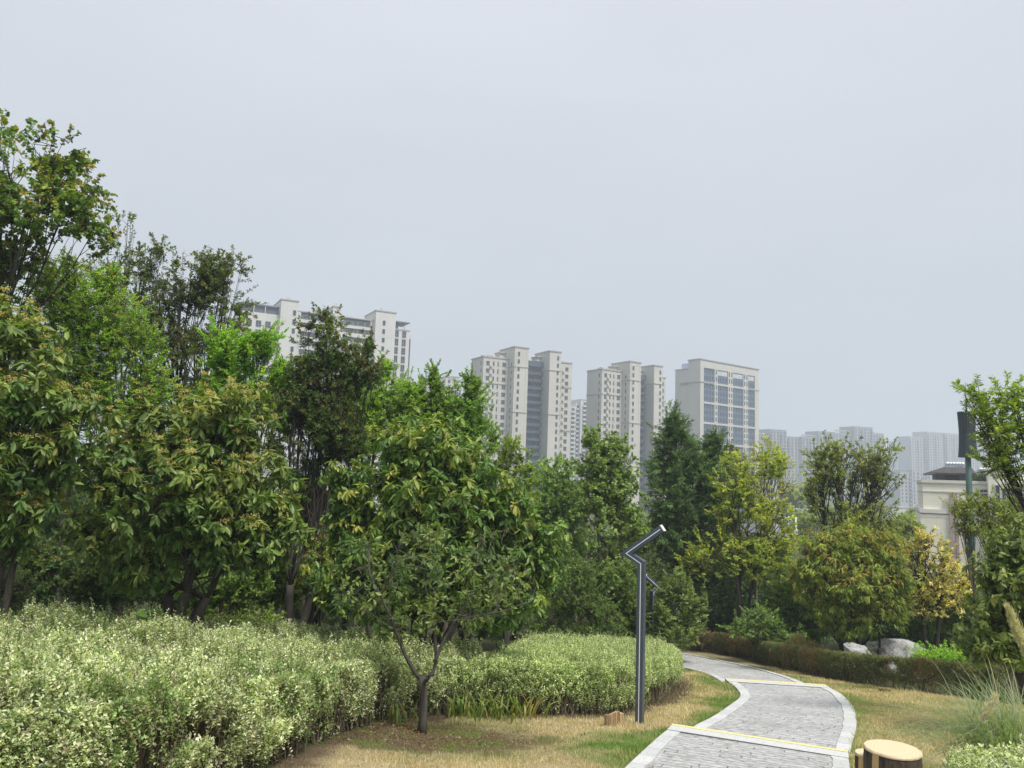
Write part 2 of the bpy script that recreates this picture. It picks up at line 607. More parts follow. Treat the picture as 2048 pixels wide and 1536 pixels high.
TREE10 = G(843, 1466)
lawn_poly = np.array([(-4.5, 4.5), (-4.3, 7.0)] + [tuple(p) for p in hedgeA[3:7]] + [tuple(p) for p in hedgeB[1:6]] + [tuple(G(1352, 1300))] + [tuple(p) for p in hedgeC[1:8]]
                     + [(11.6, 17.5), (10.5, 10), (8, 4.5)])

def lawn_color(P):
    x, y = P[:, 0], P[:, 1]
    ip, dp, ih, dh = lawn_masks(P)
    n1 = fbm(x * .9, y * .9, 0, 21)
    n2 = fbm(x * 3.1, y * 3.1, 0, 22)
    tan = np.array([.55, .445, .265]); tan2 = np.array([.63, .525, .335]); olive = np.array([.36, .35, .16])
    green = np.array([.155, .27, .05]); soil = np.array([.15, .105, .07])
    def lerp(a, b, t):
        return a + (b - a) * np.clip(t, 0, 1)[:, None]
    c = lerp(tan[None], tan2[None], (n2 - .35) * 2.5)
    c = lerp(c, olive[None], (n1 - .46) * 3.6 * (.62 + .1 * (x > 5)))
    g = np.clip((.45 + 1.2 * (n1 - .5) - dp) / .4, 0, 1) * (np.where(x < 5.6, .9, .5))
    sp = G(1290, 1500)
    g = np.maximum(g, np.clip(1.5 - np.hypot(x - sp[0], (y - sp[1]) * .8) / .85 + (n2 - .5), 0, 1))
    c = lerp(c, green[None], g * (.6 + .6 * n2))
    hb = np.clip((.42 + .5 * (n2 - .5) - dh) / .25, 0, 1)
    c = lerp(c, soil[None], hb * .85)
    dt = np.hypot((x - TREE10[0] + .3) / 2.1, (y - TREE10[1] + .35) / 1.15)
    c = lerp(c, soil[None], np.clip((1.15 + .7 * (n2 - .5) - dt) / .35, 0, 1) * .8)
    c = lerp(c, np.array([[.2, .23, .07]]), np.clip((1.3 - dt) / .4, 0, 1) * np.clip((n2 - .52) * 6, 0, 1))
    return c, ip, ih, dh, dp

# ---- terrain sheet
def axis_coords(a0, a1, step, lim, k=1.16):
    mid = list(np.arange(a0, a1 + 1e-6, step))
    hi, d = [], step
    p = mid[-1]
    while p < lim:
        d *= k; p += d; hi.append(min(p, lim))
    lo, d = [], step
    p = mid[0]
    while p > -lim:
        d *= k; p -= d; lo.append(max(p, -lim))
    return np.array(lo[::-1] + mid + hi)
XS = axis_coords(-9, 12, .1, 2450)
YS = axis_coords(3, 29, .1, 2450)
gx, gy = np.meshgrid(XS, YS)
Pg = np.stack([gx.ravel(), gy.ravel()], 1)
zg = tz(Pg[:, 0], Pg[:, 1])
near = (np.abs(Pg[:, 0]) < 14) & (Pg[:, 1] > 2) & (Pg[:, 1] < 32)
colg = np.tile(np.array([[.05, .06, .028]]), (len(Pg), 1))
litter = fbm(Pg[:, 0] * 1.3, Pg[:, 1] * 1.3, 0, 31)
colg = np.array([.055, .042, .026]) * (1 - litter[:, None]) * 1.3 + np.array([.05, .07, .022]) * litter[:, None] * 1.2
cl, ip, ih, dh, dp = lawn_color(Pg[near])
inl = inpoly(Pg[near], lawn_poly) & ~ih
cc = colg[near]
cc[inl] = cl[inl] * .62
colg[near] = cc
# keep the sheet below the path slabs
zz = zg[near]
zz[ip] -= .12
zg[near] = zz
zg[near] += np.where(inl, (noise(Pg[near][:, 0] * 5, Pg[near][:, 1] * 5, 0, 8) - .5) * .02, 0)
mb = MB()
nx, ny = len(XS), len(YS)
ii = (np.arange(ny - 1)[:, None] * nx + np.arange(nx - 1)[None]).ravel()
mb.add(np.stack([Pg[:, 0], Pg[:, 1], zg], 1), np.stack([ii, ii + 1, ii + nx + 1, ii + nx], 1), 0, colg, True)
gm, nt, b = newmat('ground')
a = N(nt, 'ShaderNodeAttribute', attribute_name='tint')
nz = tex_noise(nt, 26, 6, .7, objvec(nt))
nt.links.new(mix(nt, 1.0, a.outputs['Color'], ramp(nt, nz, [(.3, (.55, .55, .55)), (.7, (1.15, 1.15, 1.15))]), 'MULTIPLY'), b.inputs['Base Color'])
b.inputs['Roughness'].default_value = .95
b.inputs['Specular IOR Level'].default_value = .1
bump(nt, b, nz, .7, .03)
tag(mb.build('ground', gm), kind='structure')

# ---- lawn blades
def blades(n, box, seed, minfrac):
    r = np.random.default_rng(seed)
    P = np.stack([r.uniform(box[0], box[1], n), r.uniform(box[2], box[3], n)], 1)
    P = P[inpoly(P, lawn_poly)]
    w = np.column_stack([P, tz(P[:, 0], P[:, 1])])
    px, py, z = project(w)
    vis = (px > -60) & (px < 2110) & (py < 1600) & (z > 0)
    P, w = P[vis], w[vis]
    d = np.hypot(P[:, 0], P[:, 1])
    keep = r.random(len(P)) < np.clip(9.0 / d, minfrac, 1)
    P, w, d = P[keep], w[keep], d[keep]
    c, ip, ih, dh, dp = lawn_color(P)
    dens = noise(P[:, 0] * 2.2, P[:, 1] * 2.2, 0, 77)
    ok = ~ip & ~ih & (r.random(len(P)) < .55 + .6 * dens)
    dt = np.hypot((P[:, 0] - TREE10[0] + .3) / 2.1, (P[:, 1] - TREE10[1] + .35) / 1.15)
    ok &= r.random(len(P)) < np.where((dt < 1.1) | (dh < .35), .35, 1)
    return P[ok], w[ok], c[ok], d[ok], dp[ok], r

P, w, c, d, dp, r = blades(820000, (-4, 11.6, 4.5, 27), 3, .3)
n = len(P)
hgt = (.022 + .02 * r.random(n)) * (1 + .8 * (noise(P[:, 0] * 1.7, P[:, 1] * 1.7, 0, 15) - .4)) * np.clip(.7 + d / 22, 1, 1.6)
hgt = np.where(dp < .14, hgt * 1.5, hgt)
tuft = noise(P[:, 0] * 6, P[:, 1] * 6, 0, 91)
hgt *= .8 + .8 * np.clip(tuft - .55, 0, 1) * 2
wd = .0045 * np.clip(d / 7, 1, 3)
ang = r.uniform(0, 2 * np.pi, n)
dx = np.stack([np.cos(ang), np.sin(ang), 0 * ang], 1)
tipo = np.stack([r.normal(size=n) * .5, r.normal(size=n) * .5, np.ones(n)], 1) * hgt[:, None]
v = np.stack([w - dx * wd[:, None] - UP * .012, w + dx * wd[:, None] - UP * .012, w + tipo], 1).reshape(-1, 3)
col = c * (1 + .5 * (r.random((n, 1)) - .5))
mb = MB()
mb.add(v, np.arange(n)[:, None] * 3 + np.array([[0, 1, 2]]), 0, np.repeat(col, 3, 0))
tag(mb.build('lawn_grass', GRASS), 'short dry tan lawn with green patches on both sides of the stone path', 'grass', kind='stuff')

# fallen leaves on the soil under the small tree
r = np.random.default_rng(77)
n = 900
P = np.stack([TREE10[0] - .3 + r.normal(size=n) * 1.0, TREE10[1] - .3 + r.normal(size=n) * .55], 1)
P = np.concatenate([P, np.stack([r.uniform(-3, 9, 500), r.uniform(6, 20, 500)], 1)])
ok = inpoly(P, lawn_poly); P = P[ok]; n = len(P)
pos = np.column_stack([P, tz(P[:, 0], P[:, 1]) + .02])
mb = MB()
leaf_batch(mb, pos, np.column_stack([r.normal(size=(n, 2)), .1 * r.normal(size=n)]), UP + .3 * r.normal(size=(n, 3)), .05, .025,
           pick([((.2, .1, .04), 3), ((.3, .22, .1), 2), ((.1, .12, .04), 2), ((.42, .34, .2), 1)], n, r), 'quad')
tag(mb.build('leaf_litter', LEAF), 'scattered fallen leaves on the bare soil under the small tree', 'fallen leaves', kind='stuff')

# ---- path
pm, nt, b = newmat('path_stone')
uv = N(nt, 'ShaderNodeUVMap').outputs[0]
br = N(nt, 'ShaderNodeTexBrick')
br.offset = 0
for k, val in (('Scale', 1.0), ('Mortar Size', .011), ('Mortar Smooth', .6), ('Brick Width', 1.3), ('Row Height', .16), ('Bias', 0.0)):
    br.inputs[k].default_value = val
br.inputs['Color1'].default_value = (.49, .495, .495, 1)
br.inputs['Color2'].default_value = (.41, .415, .42, 1)
br.inputs['Mortar'].default_value = (.26, .26, .24, 1)
su = N(nt, 'ShaderNodeSeparateXYZ'); nt.links.new(uv, su.inputs[0])
dv = N(nt, 'ShaderNodeMath', operation='DIVIDE'); nt.links.new(su.outputs[1], dv.inputs[0]); dv.inputs[1].default_value = .16
fl_ = N(nt, 'ShaderNodeMath', operation='FLOOR'); nt.links.new(dv.outputs[0], fl_.inputs[0])
wn_ = N(nt, 'ShaderNodeTexWhiteNoise', noise_dimensions='1D'); nt.links.new(fl_.outputs[0], wn_.inputs['W'])
ma = N(nt, 'ShaderNodeMath', operation='MULTIPLY_ADD'); nt.links.new(wn_.outputs['Value'], ma.inputs[0]); ma.inputs[1].default_value = 5.2
nt.links.new(su.outputs[0], ma.inputs[2])
cu = N(nt, 'ShaderNodeCombineXYZ'); nt.links.new(ma.outputs[0], cu.inputs[0]); nt.links.new(su.outputs[1], cu.inputs[1])
nt.links.new(cu.outputs[0], br.inputs['Vector'])
mp = N(nt, 'ShaderNodeMapping'); mp.inputs['Scale'].default_value = (1, 3.6, 1)
nt.links.new(uv, mp.inputs[0])
nz = tex_noise(nt, 8, 6, .72, mp.outputs[0])
nz2 = tex_noise(nt, 1.6, 3, .6, uv)
c = mix(nt, 1.0, br.outputs['Color'], ramp(nt, nz, [(.40, (.40, .40, .40)), (.49, (.9, .9, .9)), (.62, (1.25, 1.25, 1.25))]), 'MULTIPLY')
c = mix(nt, 1.0, c, ramp(nt, nz2, [(.3, (.86, .86, .84)), (.7, (1.08, 1.08, 1.1))]), 'MULTIPLY')
nt.links.new(c, b.inputs['Base Color'])
b.inputs['Roughness'].default_value = .85
add = N(nt, 'ShaderNodeMath', operation='MULTIPLY_ADD')
nt.links.new(br.outputs['Fac'], add.inputs[0]); add.inputs[1].default_value = -.7
nt.links.new(nz, add.inputs[2])
bump(nt, b, add.outputs[0], .9, .03)

km, nt, b = newmat('kerb_stone')
uv = N(nt, 'ShaderNodeUVMap').outputs[0]
br = N(nt, 'ShaderNodeTexBrick')
br.offset = 0
for k, val in (('Scale', 1.0), ('Mortar Size', .006), ('Mortar Smooth', .2), ('Brick Width', 50.0), ('Row Height', .55)):
    br.inputs[k].default_value = val
br.inputs['Color1'].default_value = (.52, .53, .53, 1)
br.inputs['Color2'].default_value = (.44, .45, .45, 1)
br.inputs['Mortar'].default_value = (.2, .2, .18, 1)
nt.links.new(uv, br.inputs['Vector'])
nz = tex_noise(nt, 24, 6, .7, objvec(nt))
nt.links.new(mix(nt, 1.0, br.outputs['Color'], ramp(nt, nz, [(.33, (.7, .7, .68)), (.5, (.97, .97, .97)), (.7, (1.08, 1.08, 1.08))]), 'MULTIPLY'), b.inputs['Base Color'])
b.inputs['Roughness'].default_value = .8
bump(nt, b, nz, .25, .01)
YEL = simple('yellow_paint', (.62, .57, .26), .65, .22, 40)

def strip(name, Lp, Rp, zL, zR, mat, zoff, thick, seamoff=0.0):
    """sheet between two polylines (n,2) with vertical skirts; UV in metres"""
    n = len(Lp); m = 9
    t = np.linspace(0, 1, m)
    XY = Lp[:, None] * (1 - t)[None, :, None] + Rp[:, None] * t[None, :, None]
    Z = (zL[:, None] * (1 - t)[None] + zR[:, None] * t[None]) + zoff
    v = np.concatenate([XY, Z[..., None]], -1).reshape(-1, 3)
    mid = (Lp + Rp) / 2
    s = np.concatenate([[0], np.cumsum(np.linalg.norm(np.diff(mid, axis=0), axis=1))]) + seamoff
    wd = np.linalg.norm(Rp - Lp, axis=1)
    uvv = np.stack([t[None] * wd[:, None], np.broadcast_to(s[:, None], (n, m))], -1).reshape(-1, 2)
    i = (np.arange(n - 1)[:, None] * m + np.arange(m - 1)[None]).ravel()
    mb = MB()
    mb.add(v, np.stack([i, i + 1, i + m + 1, i + m], 1)); mb.uv.append(uvv)
    ring = np.concatenate([np.arange(n) * m, (n - 1) * m + np.arange(1, m), np.arange(n - 2, -1, -1) * m + m - 1, np.arange(m - 2, 0, -1)])
    tv = v[ring]; bv = tv - UP * thick
    k = len(ring); j = np.arange(k)
    mb.add(np.concatenate([tv, bv]), np.stack([j, j + k, (j + 1) % k + k, (j + 1) % k], 1)); mb.uv.append(np.concatenate([uvv[ring], uvv[ring] + .05]))
    return tag(mb.build(name, mat), kind='structure')

KW = .21
for si, s in enumerate(slabs):
    n = 60
    Lo, Ro = resample(s['L'], n), resample(s['Rr'], n)
    off = np.linspace(s['o0'], s['o1'], n) ** 1.0
    zL = tz(Lo[:, 0], Lo[:, 1]); zR = tz(Ro[:, 0], Ro[:, 1])
    zL = np.convolve(np.pad(zL, 6, 'edge'), np.ones(13) / 13, 'valid') + off
    zR = np.convolve(np.pad(zR, 6, 'edge'), np.ones(13) / 13, 'valid') + off
    W = np.linalg.norm(Ro - Lo, axis=1)[:, None]
    jag = np.repeat(rng.uniform(-.012, .014, n // 3 + 1), 3)[:n, None]
    jag2 = np.repeat(rng.uniform(-.012, .014, n // 3 + 1), 3)[:n, None]
    e = (Ro - Lo) / W
    Li, Ri = Lo + e * (KW + jag), Ro - e * (KW + jag2)
    f0 = (KW / W[:, 0])
    zi, zj = zL + (zR - zL) * f0, zR + (zL - zR) * f0
    nose = si < 2
    ne = n - 2 if nose else n
    strip('path', Lo + e * .05, Ro - e * .05, zL, zR, pm, 0.0, .28, si * 3.3)
    strip('path_kerb', Lo, Li, zL, zi, km, .012, .3, .2 * si)
    strip('path_kerb', Ri, Ro, zj, zR, km, .0125, .3, .31 + .2 * si)
    if nose:
        # step nosing: white stone with a yellow painted line along its far edge
        arc = np.concatenate([[0], np.cumsum(np.linalg.norm(np.diff((Lo + Ro) / 2, axis=0), axis=1))])
        def piece(back, front, m=8):
            q = np.interp(np.linspace(arc[-1] - back, arc[-1] - front, m), arc, np.arange(n))
            f = lambda a_: np.interp(q, np.arange(n), a_)
            return np.stack([f(Lo[:, 0]), f(Lo[:, 1])], 1), np.stack([f(Ro[:, 0]), f(Ro[:, 1])], 1), f(zL), f(zR)
        a_, b_, za, zb = piece(.5, 0)
        d_ = (b_ - a_); d_ /= np.linalg.norm(d_, axis=1)[:, None]
        strip('path_step', a_ - d_ * .006, b_ + d_ * .006, za, zb, km, .018, .34)
        a_, b_, za, zb = piece(.115 if si == 0 else .16, .012)
        strip('path_marking', a_, b_, za, zb, YEL, .0225, .003)

# ---- road beyond the planting
rm = simple('asphalt', (.17, .17, .175), .9, .2, 30)
mb = MB()
xs = np.linspace(-60, 60, 61)
for y0, y1 in ((44, 51),):
    A_ = np.stack([xs, np.full(61, y0), tz(xs, np.full(61, y0)) + .06], 1)
    B_ = np.stack([xs, np.full(61, y1), tz(xs, np.full(61, y1)) + .06], 1)
    i = np.arange(60)
    mb.add(np.concatenate([A_, B_]), np.stack([i, i + 1, i + 62, i + 61], 1))
tag(mb.build('road', rm), kind='structure')

# ---- sky, sun, haze
SUN_EL, SUN_AZ = R(60), R(140)       # azimuth clockwise from +Y (view direction)
wd = bpy.data.worlds.new("World")
SC.world = wd
wd.use_nodes = True
nt = wd.node_tree
bg = nt.nodes['Background']
sky = N(nt, 'ShaderNodeTexSky', sky_type='NISHITA', sun_disc=False, sun_elevation=SUN_EL, sun_rotation=SUN_AZ, air_density=2.0, dust_density=6.0, ozone_density=1.0)
tc = N(nt, 'ShaderNodeTexCoord')
sep = N(nt, 'ShaderNodeSeparateXYZ')
nt.links.new(tc.outputs['Generated'], sep.inputs[0])
cloud = ramp(nt, sep.outputs['Z'], [(0.0, (.575, .64, .695)), (.16, (.62, .668, .738)), (.36, (.685, .725, .795)), (.56, (.745, .785, .853)), (.75, (1.05, 1.08, 1.13)), (1.0, (1.3, 1.31, 1.34))])
mpn = N(nt, 'ShaderNodeMapping'); mpn.inputs['Scale'].default_value = (1.2, 1.2, 3.5)
nt.links.new(tc.outputs['Generated'], mpn.inputs[0])
cn = tex_noise(nt, 1.6, 3, .5, mpn.outputs[0])
cloud = mix(nt, 1.0, cloud, ramp(nt, cn, [(.3, (.965, .965, .97)), (.7, (1.03, 1.03, 1.025))]), 'MULTIPLY')
sc_ = N(nt, 'ShaderNodeVectorMath', operation='SCALE'); sc_.inputs['Scale'].default_value = 10.0
nt.links.new(cloud, sc_.inputs[0])
nt.links.new(mix(nt, .93, sky.outputs[0], sc_.outputs[0]), bg.inputs['Color'])
bg.inputs['Strength'].default_value = .1
ld = bpy.data.lights.new("sun", 'SUN')
ld.energy = 4.6
ld.angle = R(14)
ld.color = (1, .955, .88)
lo = bpy.data.objects.new("sun", ld)
COL.objects.link(lo)
sd = Vector((math.sin(SUN_AZ) * math.cos(SUN_EL), math.cos(SUN_AZ) * math.cos(SUN_EL), math.sin(SUN_EL)))
lo.rotation_euler = sd.to_track_quat('Z', 'Y').to_euler()
lo.location = (20, -20, 60)

HAZE = True
if HAZE:
    mb = MB()
    mb.box(-2600, 2600, -2600, 2600, float(zg.min()) - 1.5, 92)
    hm = bpy.data.materials.new('haze')
    hm.use_nodes = True
    nt = hm.node_tree
    nt.nodes.remove(nt.nodes['Principled BSDF'])
    pv = N(nt, 'ShaderNodeVolumePrincipled')
    pv.inputs['Color'].default_value = (.80, .89, 1.0, 1)
    pv.inputs['Density'].default_value = .0008
    pv.inputs['Anisotropy'].default_value = .2
    nt.links.new(pv.outputs[0], nt.nodes['Material Output'].inputs['Volume'])
    tag(mb.build('haze', hm), 'pale blue grey haze hanging over the whole district', 'haze', kind='stuff')

SC.view_settings.view_transform = 'Standard'
SC.view_settings.look = 'None'
SC.view_settings.exposure = 0.0
SC.view_settings.gamma = 1
SC.render.engine = 'CYCLES'
SC.cycles.use_denoising = True
SC.cycles.max_bounces = 8
SC.cycles.diffuse_bounces = 3
SC.cycles.glossy_bounces = 2
SC.cycles.transmission_bounces = 4
SC.cycles.transparent_max_bounces = 8
SC.cycles.volume_bounces = 1

# ================================================================== PLANTS
# ---- hedges
def hedge(name, label, cat, poly, h, n_top, n_side, L, pal, seed, sides, rough=.16, leaves_per=13, shoot=.22, stem_col=(.10, .07, .04), fades=9.0, gapp=0.2,
          edge_r=.4, low=.06, group=None, pal2=None, thr=.54):
    r = np.random.default_rng(seed)
    poly = np.asarray(poly, float)
    c0 = poly.mean(0)
    root = empty(name, (c0[0], c0[1], float(tz(c0[0], c0[1]))), label, cat, group)
    O = np.array(root.location)
    lo, hi = poly.min(0), poly.max(0)
    P = np.stack([r.uniform(lo[0], hi[0], n_top * 4), r.uniform(lo[1], hi[1], n_top * 4)], 1)
    P = P[inpoly(P, poly)]
    d = np.hypot(P[:, 0], P[:, 1])
    P = P[r.random(len(P)) < np.clip(fades / d, .25, 1)][:n_top]
    de = distpoly(P, poly)
    q = np.clip(de / edge_r, 0, 1)
    prof = np.sqrt(np.clip(1 - (1 - q) ** 2, 0, 1)) * .42 + .58
    clump = noise(P[:, 0] * 4.5, P[:, 1] * 4.5, 0, seed + 3)
    bump_ = (fbm(P[:, 0] * 1.1, P[:, 1] * 1.1, 0, seed) - .5) * rough * 2.2 + (clump - .5) * rough * 1.7
    top = h * prof + bump_
    top += np.where(r.random(len(P)) < .03, r.uniform(.05, .22, len(P)), 0)
    dep = np.abs(r.normal(size=len(P))) * .10
    thin = r.random(len(P)) < .12 + 1.45 * clump
    P, top, dep = P[thin], top[thin], dep[thin]
    T = np.column_stack([P, tz(P[:, 0], P[:, 1]) + top - dep])
    dirn = np.column_stack([r.normal(size=(len(P), 2)) * .3, np.ones(len(P))])
    pts, dirs = [T], [dirn]
    # shoots standing out of the faces
    for (i0, i1) in sides:
        seg = poly[i0:i1 + 1]
        sg = resample(seg, 200, False)
        k = r.integers(0, 199, n_side)
        f = r.random((n_side, 1))
        p = sg[k] * (1 - f) + sg[k + 1] * f
        tdir = unit(sg[k + 1] - sg[k])
        nrm = np.stack([tdir[:, 1], -tdir[:, 0]], 1)
        test = inpoly(p + nrm * .15, poly)
        nrm[test] *= -1
        z = r.random(n_side) ** .62
        keep = r.random(n_side) < np.clip(low + 1.1 * z * z, 0, 1)
        hole = noise(p[:, 0] * 2.3, p[:, 1] * 2.3, z * 3, seed + 5) > gapp + .22 * (1 - z)
        keep &= hole
        p, nrm, z = p[keep], nrm[keep], z[keep]
        inset = np.abs(r.normal(size=len(p))) * .12 + .05 * (fbm(p[:, 0] * 2, p[:, 1] * 2, z * 2, seed)) - .03
        belly = .10 * np.sin(np.clip(z, 0, 1) * np.pi)
        pp = p - nrm * (inset - belly)[:, None]
        zz = tz(pp[:, 0], pp[:, 1]) + .08 + z * (h * .86)
        pts.append(np.column_stack([pp, zz]))
        dirs.append(np.column_stack([nrm * .55 + r.normal(size=nrm.shape) * .35, .55 + .3 * r.random(len(p))]))
    Bp = np.concatenate(pts); Dn = unit(np.concatenate(dirs))
    A = Bp - Dn * shoot * r.uniform(.7, 1.2, (len(Bp), 1))
    dist = np.hypot(Bp[:, 0], Bp[:, 1])
    base_c = pick(pal, len(Bp), r)
    if pal2 is not None:
        other = fbm(Bp[:, 0] * .8, Bp[:, 1] * .8, 0, seed + 20) + .12 * (r.random(len(Bp)) - .5) > thr
        base_c[other] = pick(pal2, int(other.sum()), r)
    col = base_c * (.72 + .56 * fbm(Bp[:, 0] * 1.2, Bp[:, 1] * 1.2, Bp[:, 2], seed + 8))[:, None]
    fo = MB()
    twig_leaves(fo, A, Bp, r, n=leaves_per, t0=.05, t1=1.05, ang=58, L=L, W=L * .5, kind='quad', droop=.15, planar=.15, colA=col, jit=.35, upb=.5)
    st = MB()
    st.sticks(A, Bp, .0022, .001, 0)
    # bare woody twigs left by the clipping
    kk = r.choice(len(T), len(T) // 22, replace=False)
    st.sticks(T[kk] - UP * .15, T[kk] + UP * r.uniform(.0, .1, (len(kk), 1)) + .03 * r.normal(size=(len(kk), 3)), .004, .0025, 0)
    # upright stems from the ground
    ns = int(len(Bp) * .12)
    k = r.choice(len(Bp), ns, replace=False)
    foot = Bp[k].copy()
    foot[:, :2] += r.normal(size=(ns, 2)) * .1 - Dn[k][:, :2] * .12
    ins = inpoly(foot[:, :2], poly)
    foot[:, 2] = tz(foot[:, 0], foot[:, 1]) - .02
    st.sticks(foot[ins], A[k][ins], .007, .003, 0)
    st.build('stems', STEM, root, O)
    fo.build('foliage', LEAF, root, O)
    return root

VAR = [((.55, .60, .35), 5), ((.72, .73, .50), 4.5), ((.36, .43, .21), 3), ((.15, .22, .08), 2.6), ((.82, .82, .64), 2), ((.36, .33, .2), .8)]
VAR2 = [((.52, .60, .30), 5), ((.66, .71, .41), 4), ((.36, .45, .18), 3), ((.16, .25, .07), 2), ((.76, .78, .54), 1.4)]
hedge('variegated_hedge', 'large loose cream and green variegated hedge filling the lower left foreground', 'hedge', hedgeA, HH, 46000, 17000, .04, VAR, 11,
      [(1, 6)], rough=.25, gapp=.31, low=.34, thr=.69, pal2=[((.24, .34, .12), 4), ((.36, .44, .2), 3), ((.15, .23, .07), 3), ((.40, .37, .22), 2)])
hedge('variegated_hedge', 'neatly clipped flat topped variegated hedge behind the zigzag lamp post', 'hedge', hedgeB, HH, 22000, 11000, .036, VAR2, 12,
      [(0, 5)], low=.4, rough=.1, gapp=.22)
hedge('variegated_hedge', 'clipped variegated hedge beside the cut log bins in the bottom right corner', 'hedge', hedgeD, .8, 9000, 4000, .036, VAR, 13,
      [(0, 4), (5, 6)], rough=.1, gapp=.2)
RED = [((.40, .25, .14), 4), ((.33, .31, .125), 3.5), ((.46, .28, .16), 3), ((.26, .29, .10), 3), ((.54, .39, .22), 1), ((.16, .11, .08), 1.2)]
hedge('barberry_hedge', 'long low reddish brown hedge curving along the far side of the path', 'hedge', hedgeC, .86, 34000, 18000, .04, RED, 14,
      [(0, 8)], low=.3, rough=.42, edge_r=.7, thr=.49, pal2=[((.19, .24, .08), 4), ((.26, .29, .10), 3), ((.13, .17, .06), 3), ((.30, .21, .11), 1.5)], gapp=.18)

# ---- strap leaved plants, weeds
def straps(mb, base, n, L, W, pal, r, spread=.25, arch=.6):
    for k in range(n):
        a = r.uniform(0, 2 * np.pi)
        d = np.array([math.cos(a), math.sin(a), 0])
        l = L * r.uniform(.6, 1.1)
        p0 = base + np.array([r.normal() * spread * .3, r.normal() * spread * .3, 0])
        t = np.linspace(0, 1, 7)
        ln = r.uniform(.15, .6) + arch * r.random() * .4
        pts = p0 + np.outer(t * l * ln * (.4 + .6 * t), d) + np.outer(l * (t * .95 - arch * .55 * t ** 2.6 * r.uniform(.5, 1.3)), UP)
        sd = np.array([-d[1], d[0], 0])
        w = W * np.array([.7, .95, 1, .95, .8, .5, .04])
        v = np.concatenate([pts - sd * w[:, None], pts + sd * w[:, None]])
        i = np.arange(6)
        c = pick(pal, 1, r)[0] * r.uniform(.7, 1.25)
        mb.add(v, np.stack([i, i + 1, i + 8, i + 7], 1), 0, c)

STRAP = [((.15, .23, .05), 5), ((.24, .28, .07), 3), ((.40, .36, .12), 1.5), ((.33, .2, .07), 1)]
r = np.random.default_rng(5)
for k, (px, py, n, L, lb) in enumerate([
        (925, 1434, 36, .62, 'arching strap leaves of an iris clump just right of the small tree'),
        (985, 1436, 42, .66, 'dense iris clump with yellowing sword leaves in the gap between hedges'),
        (1048, 1438, 34, .6, 'iris clump with broad green blades at the foot of the clipped hedge'),
        (800, 1452, 14, .5, 'low iris clump with a broad yellow edged leaf left of the small tree')]):
    p = ground(px, py)
    ro = empty('iris_clump', p, lb, 'plant', 'strap leaved plants between the hedges')
    mb = MB()
    straps(mb, p, n, L, .016, STRAP, r, .6, .75)
    mb.build('leaves', LEAF, ro, p)

def weed(px, py, h, n, L, W, col, label, seed):
    r = np.random.default_rng(seed)
    p = ground(px, py, h - .1)
    p[2] = float(tz(p[0], p[1]))
    ro = empty('broadleaf_weed', p, label, 'plant')
    mb, st = MB(), MB()
    tip = p + UP * h
    st.tube(spline(p, tip, r.normal(size=3) * .03, 5), .008, 5)
    st.build('stem', STEM, ro, p)
    a = np.arange(n) * 2.4
    pos = tip - UP * (np.arange(n) / n * .28)[:, None] * 1.0
    ax = np.stack([np.cos(a), np.sin(a), .25 + 0 * a], 1)
    leaf_batch(mb, pos, ax, UP + .2 * r.normal(size=(n, 3)), L * r.uniform(.7, 1.1, n), W, np.array(col) * r.uniform(.75, 1.25, (n, 1)), 'big')
    mb.build('leaves', LEAF, ro, p)
weed(292, 1236, 1.16, 14, .26, .2, (.13, .24, .05), 'bright green broad leaved weed poking out of the big hedge', 3)
weed(735, 1300, 1.0, 9, .14, .1, (.10, .2, .05), 'small leafy weed rising from the hedge left of the small tree', 4)

# ---- palettes
PHO = [((.055, .098, .028), 5), ((.075, .12, .034), 4), ((.105, .15, .042), 2.2), ((.04, .075, .024), 3)]
PHO_TIP = [((.16, .225, .055), 3), ((.22, .26, .07), 2), ((.13, .19, .05), 3)]
PHO_YEL = [((.22, .28, .06), 3), ((.17, .235, .05), 3), ((.32, .33, .09), 1)]
LIME = [((.18, .32, .045), 4), ((.135, .26, .035), 4), ((.24, .37, .06), 2), ((.09, .18, .03), 2)]
DKOL = [((.078, .105, .037), 4), ((.105, .13, .043), 3), ((.055, .075, .029), 4), ((.12, .115, .042), .7)]
MID = [((.085, .135, .036), 4), ((.11, .17, .042), 3), ((.062, .10, .03), 3)]
SOFT = [((.13, .205, .07), 4), ((.165, .24, .085), 3), ((.095, .15, .052), 3)]
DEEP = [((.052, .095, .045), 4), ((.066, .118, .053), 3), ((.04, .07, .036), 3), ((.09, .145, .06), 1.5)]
YEL_ = [((.25, .285, .07), 4), ((.31, .33, .085), 3), ((.175, .225, .055), 3), ((.125, .17, .045), 3)]
GOLD = [((.44, .38, .18), 4), ((.36, .32, .14), 3), ((.15, .17, .055), 4.5), ((.48, .43, .26), 2)]
OLV = [((.13, .155, .05), 4), ((.165, .185, .06), 3), ((.095, .12, .042), 3), ((.21, .215, .08), 1)]

W_PHO = dict(n=12, t0=.72, t1=1.0, ang=80, L=.17, W=.062, kind='big', droop=.28, grav=.36, planar=0, jit=.25, upb=1.1)
W_SPRAY = dict(n=16, t0=.05, t1=1.02, ang=52, L=.075, W=.036, kind='quad', droop=.2, planar=.8, jit=.3)
W_TUFT = dict(n=12, t0=.3, t1=1.05, ang=55, L=.075, W=.034, kind='quad', droop=.2, planar=.2, jit=.3, upb=.6)
W_ROUND = dict(n=11, t0=.2, t1=1.05, ang=60, L=.08, W=.07, kind='round', droop=.3, grav=.35, planar=.3, jit=.3, upb=.5)
FLO = (.54, .46, .15)

def pho(**k):
    return dict(W_PHO, **k)

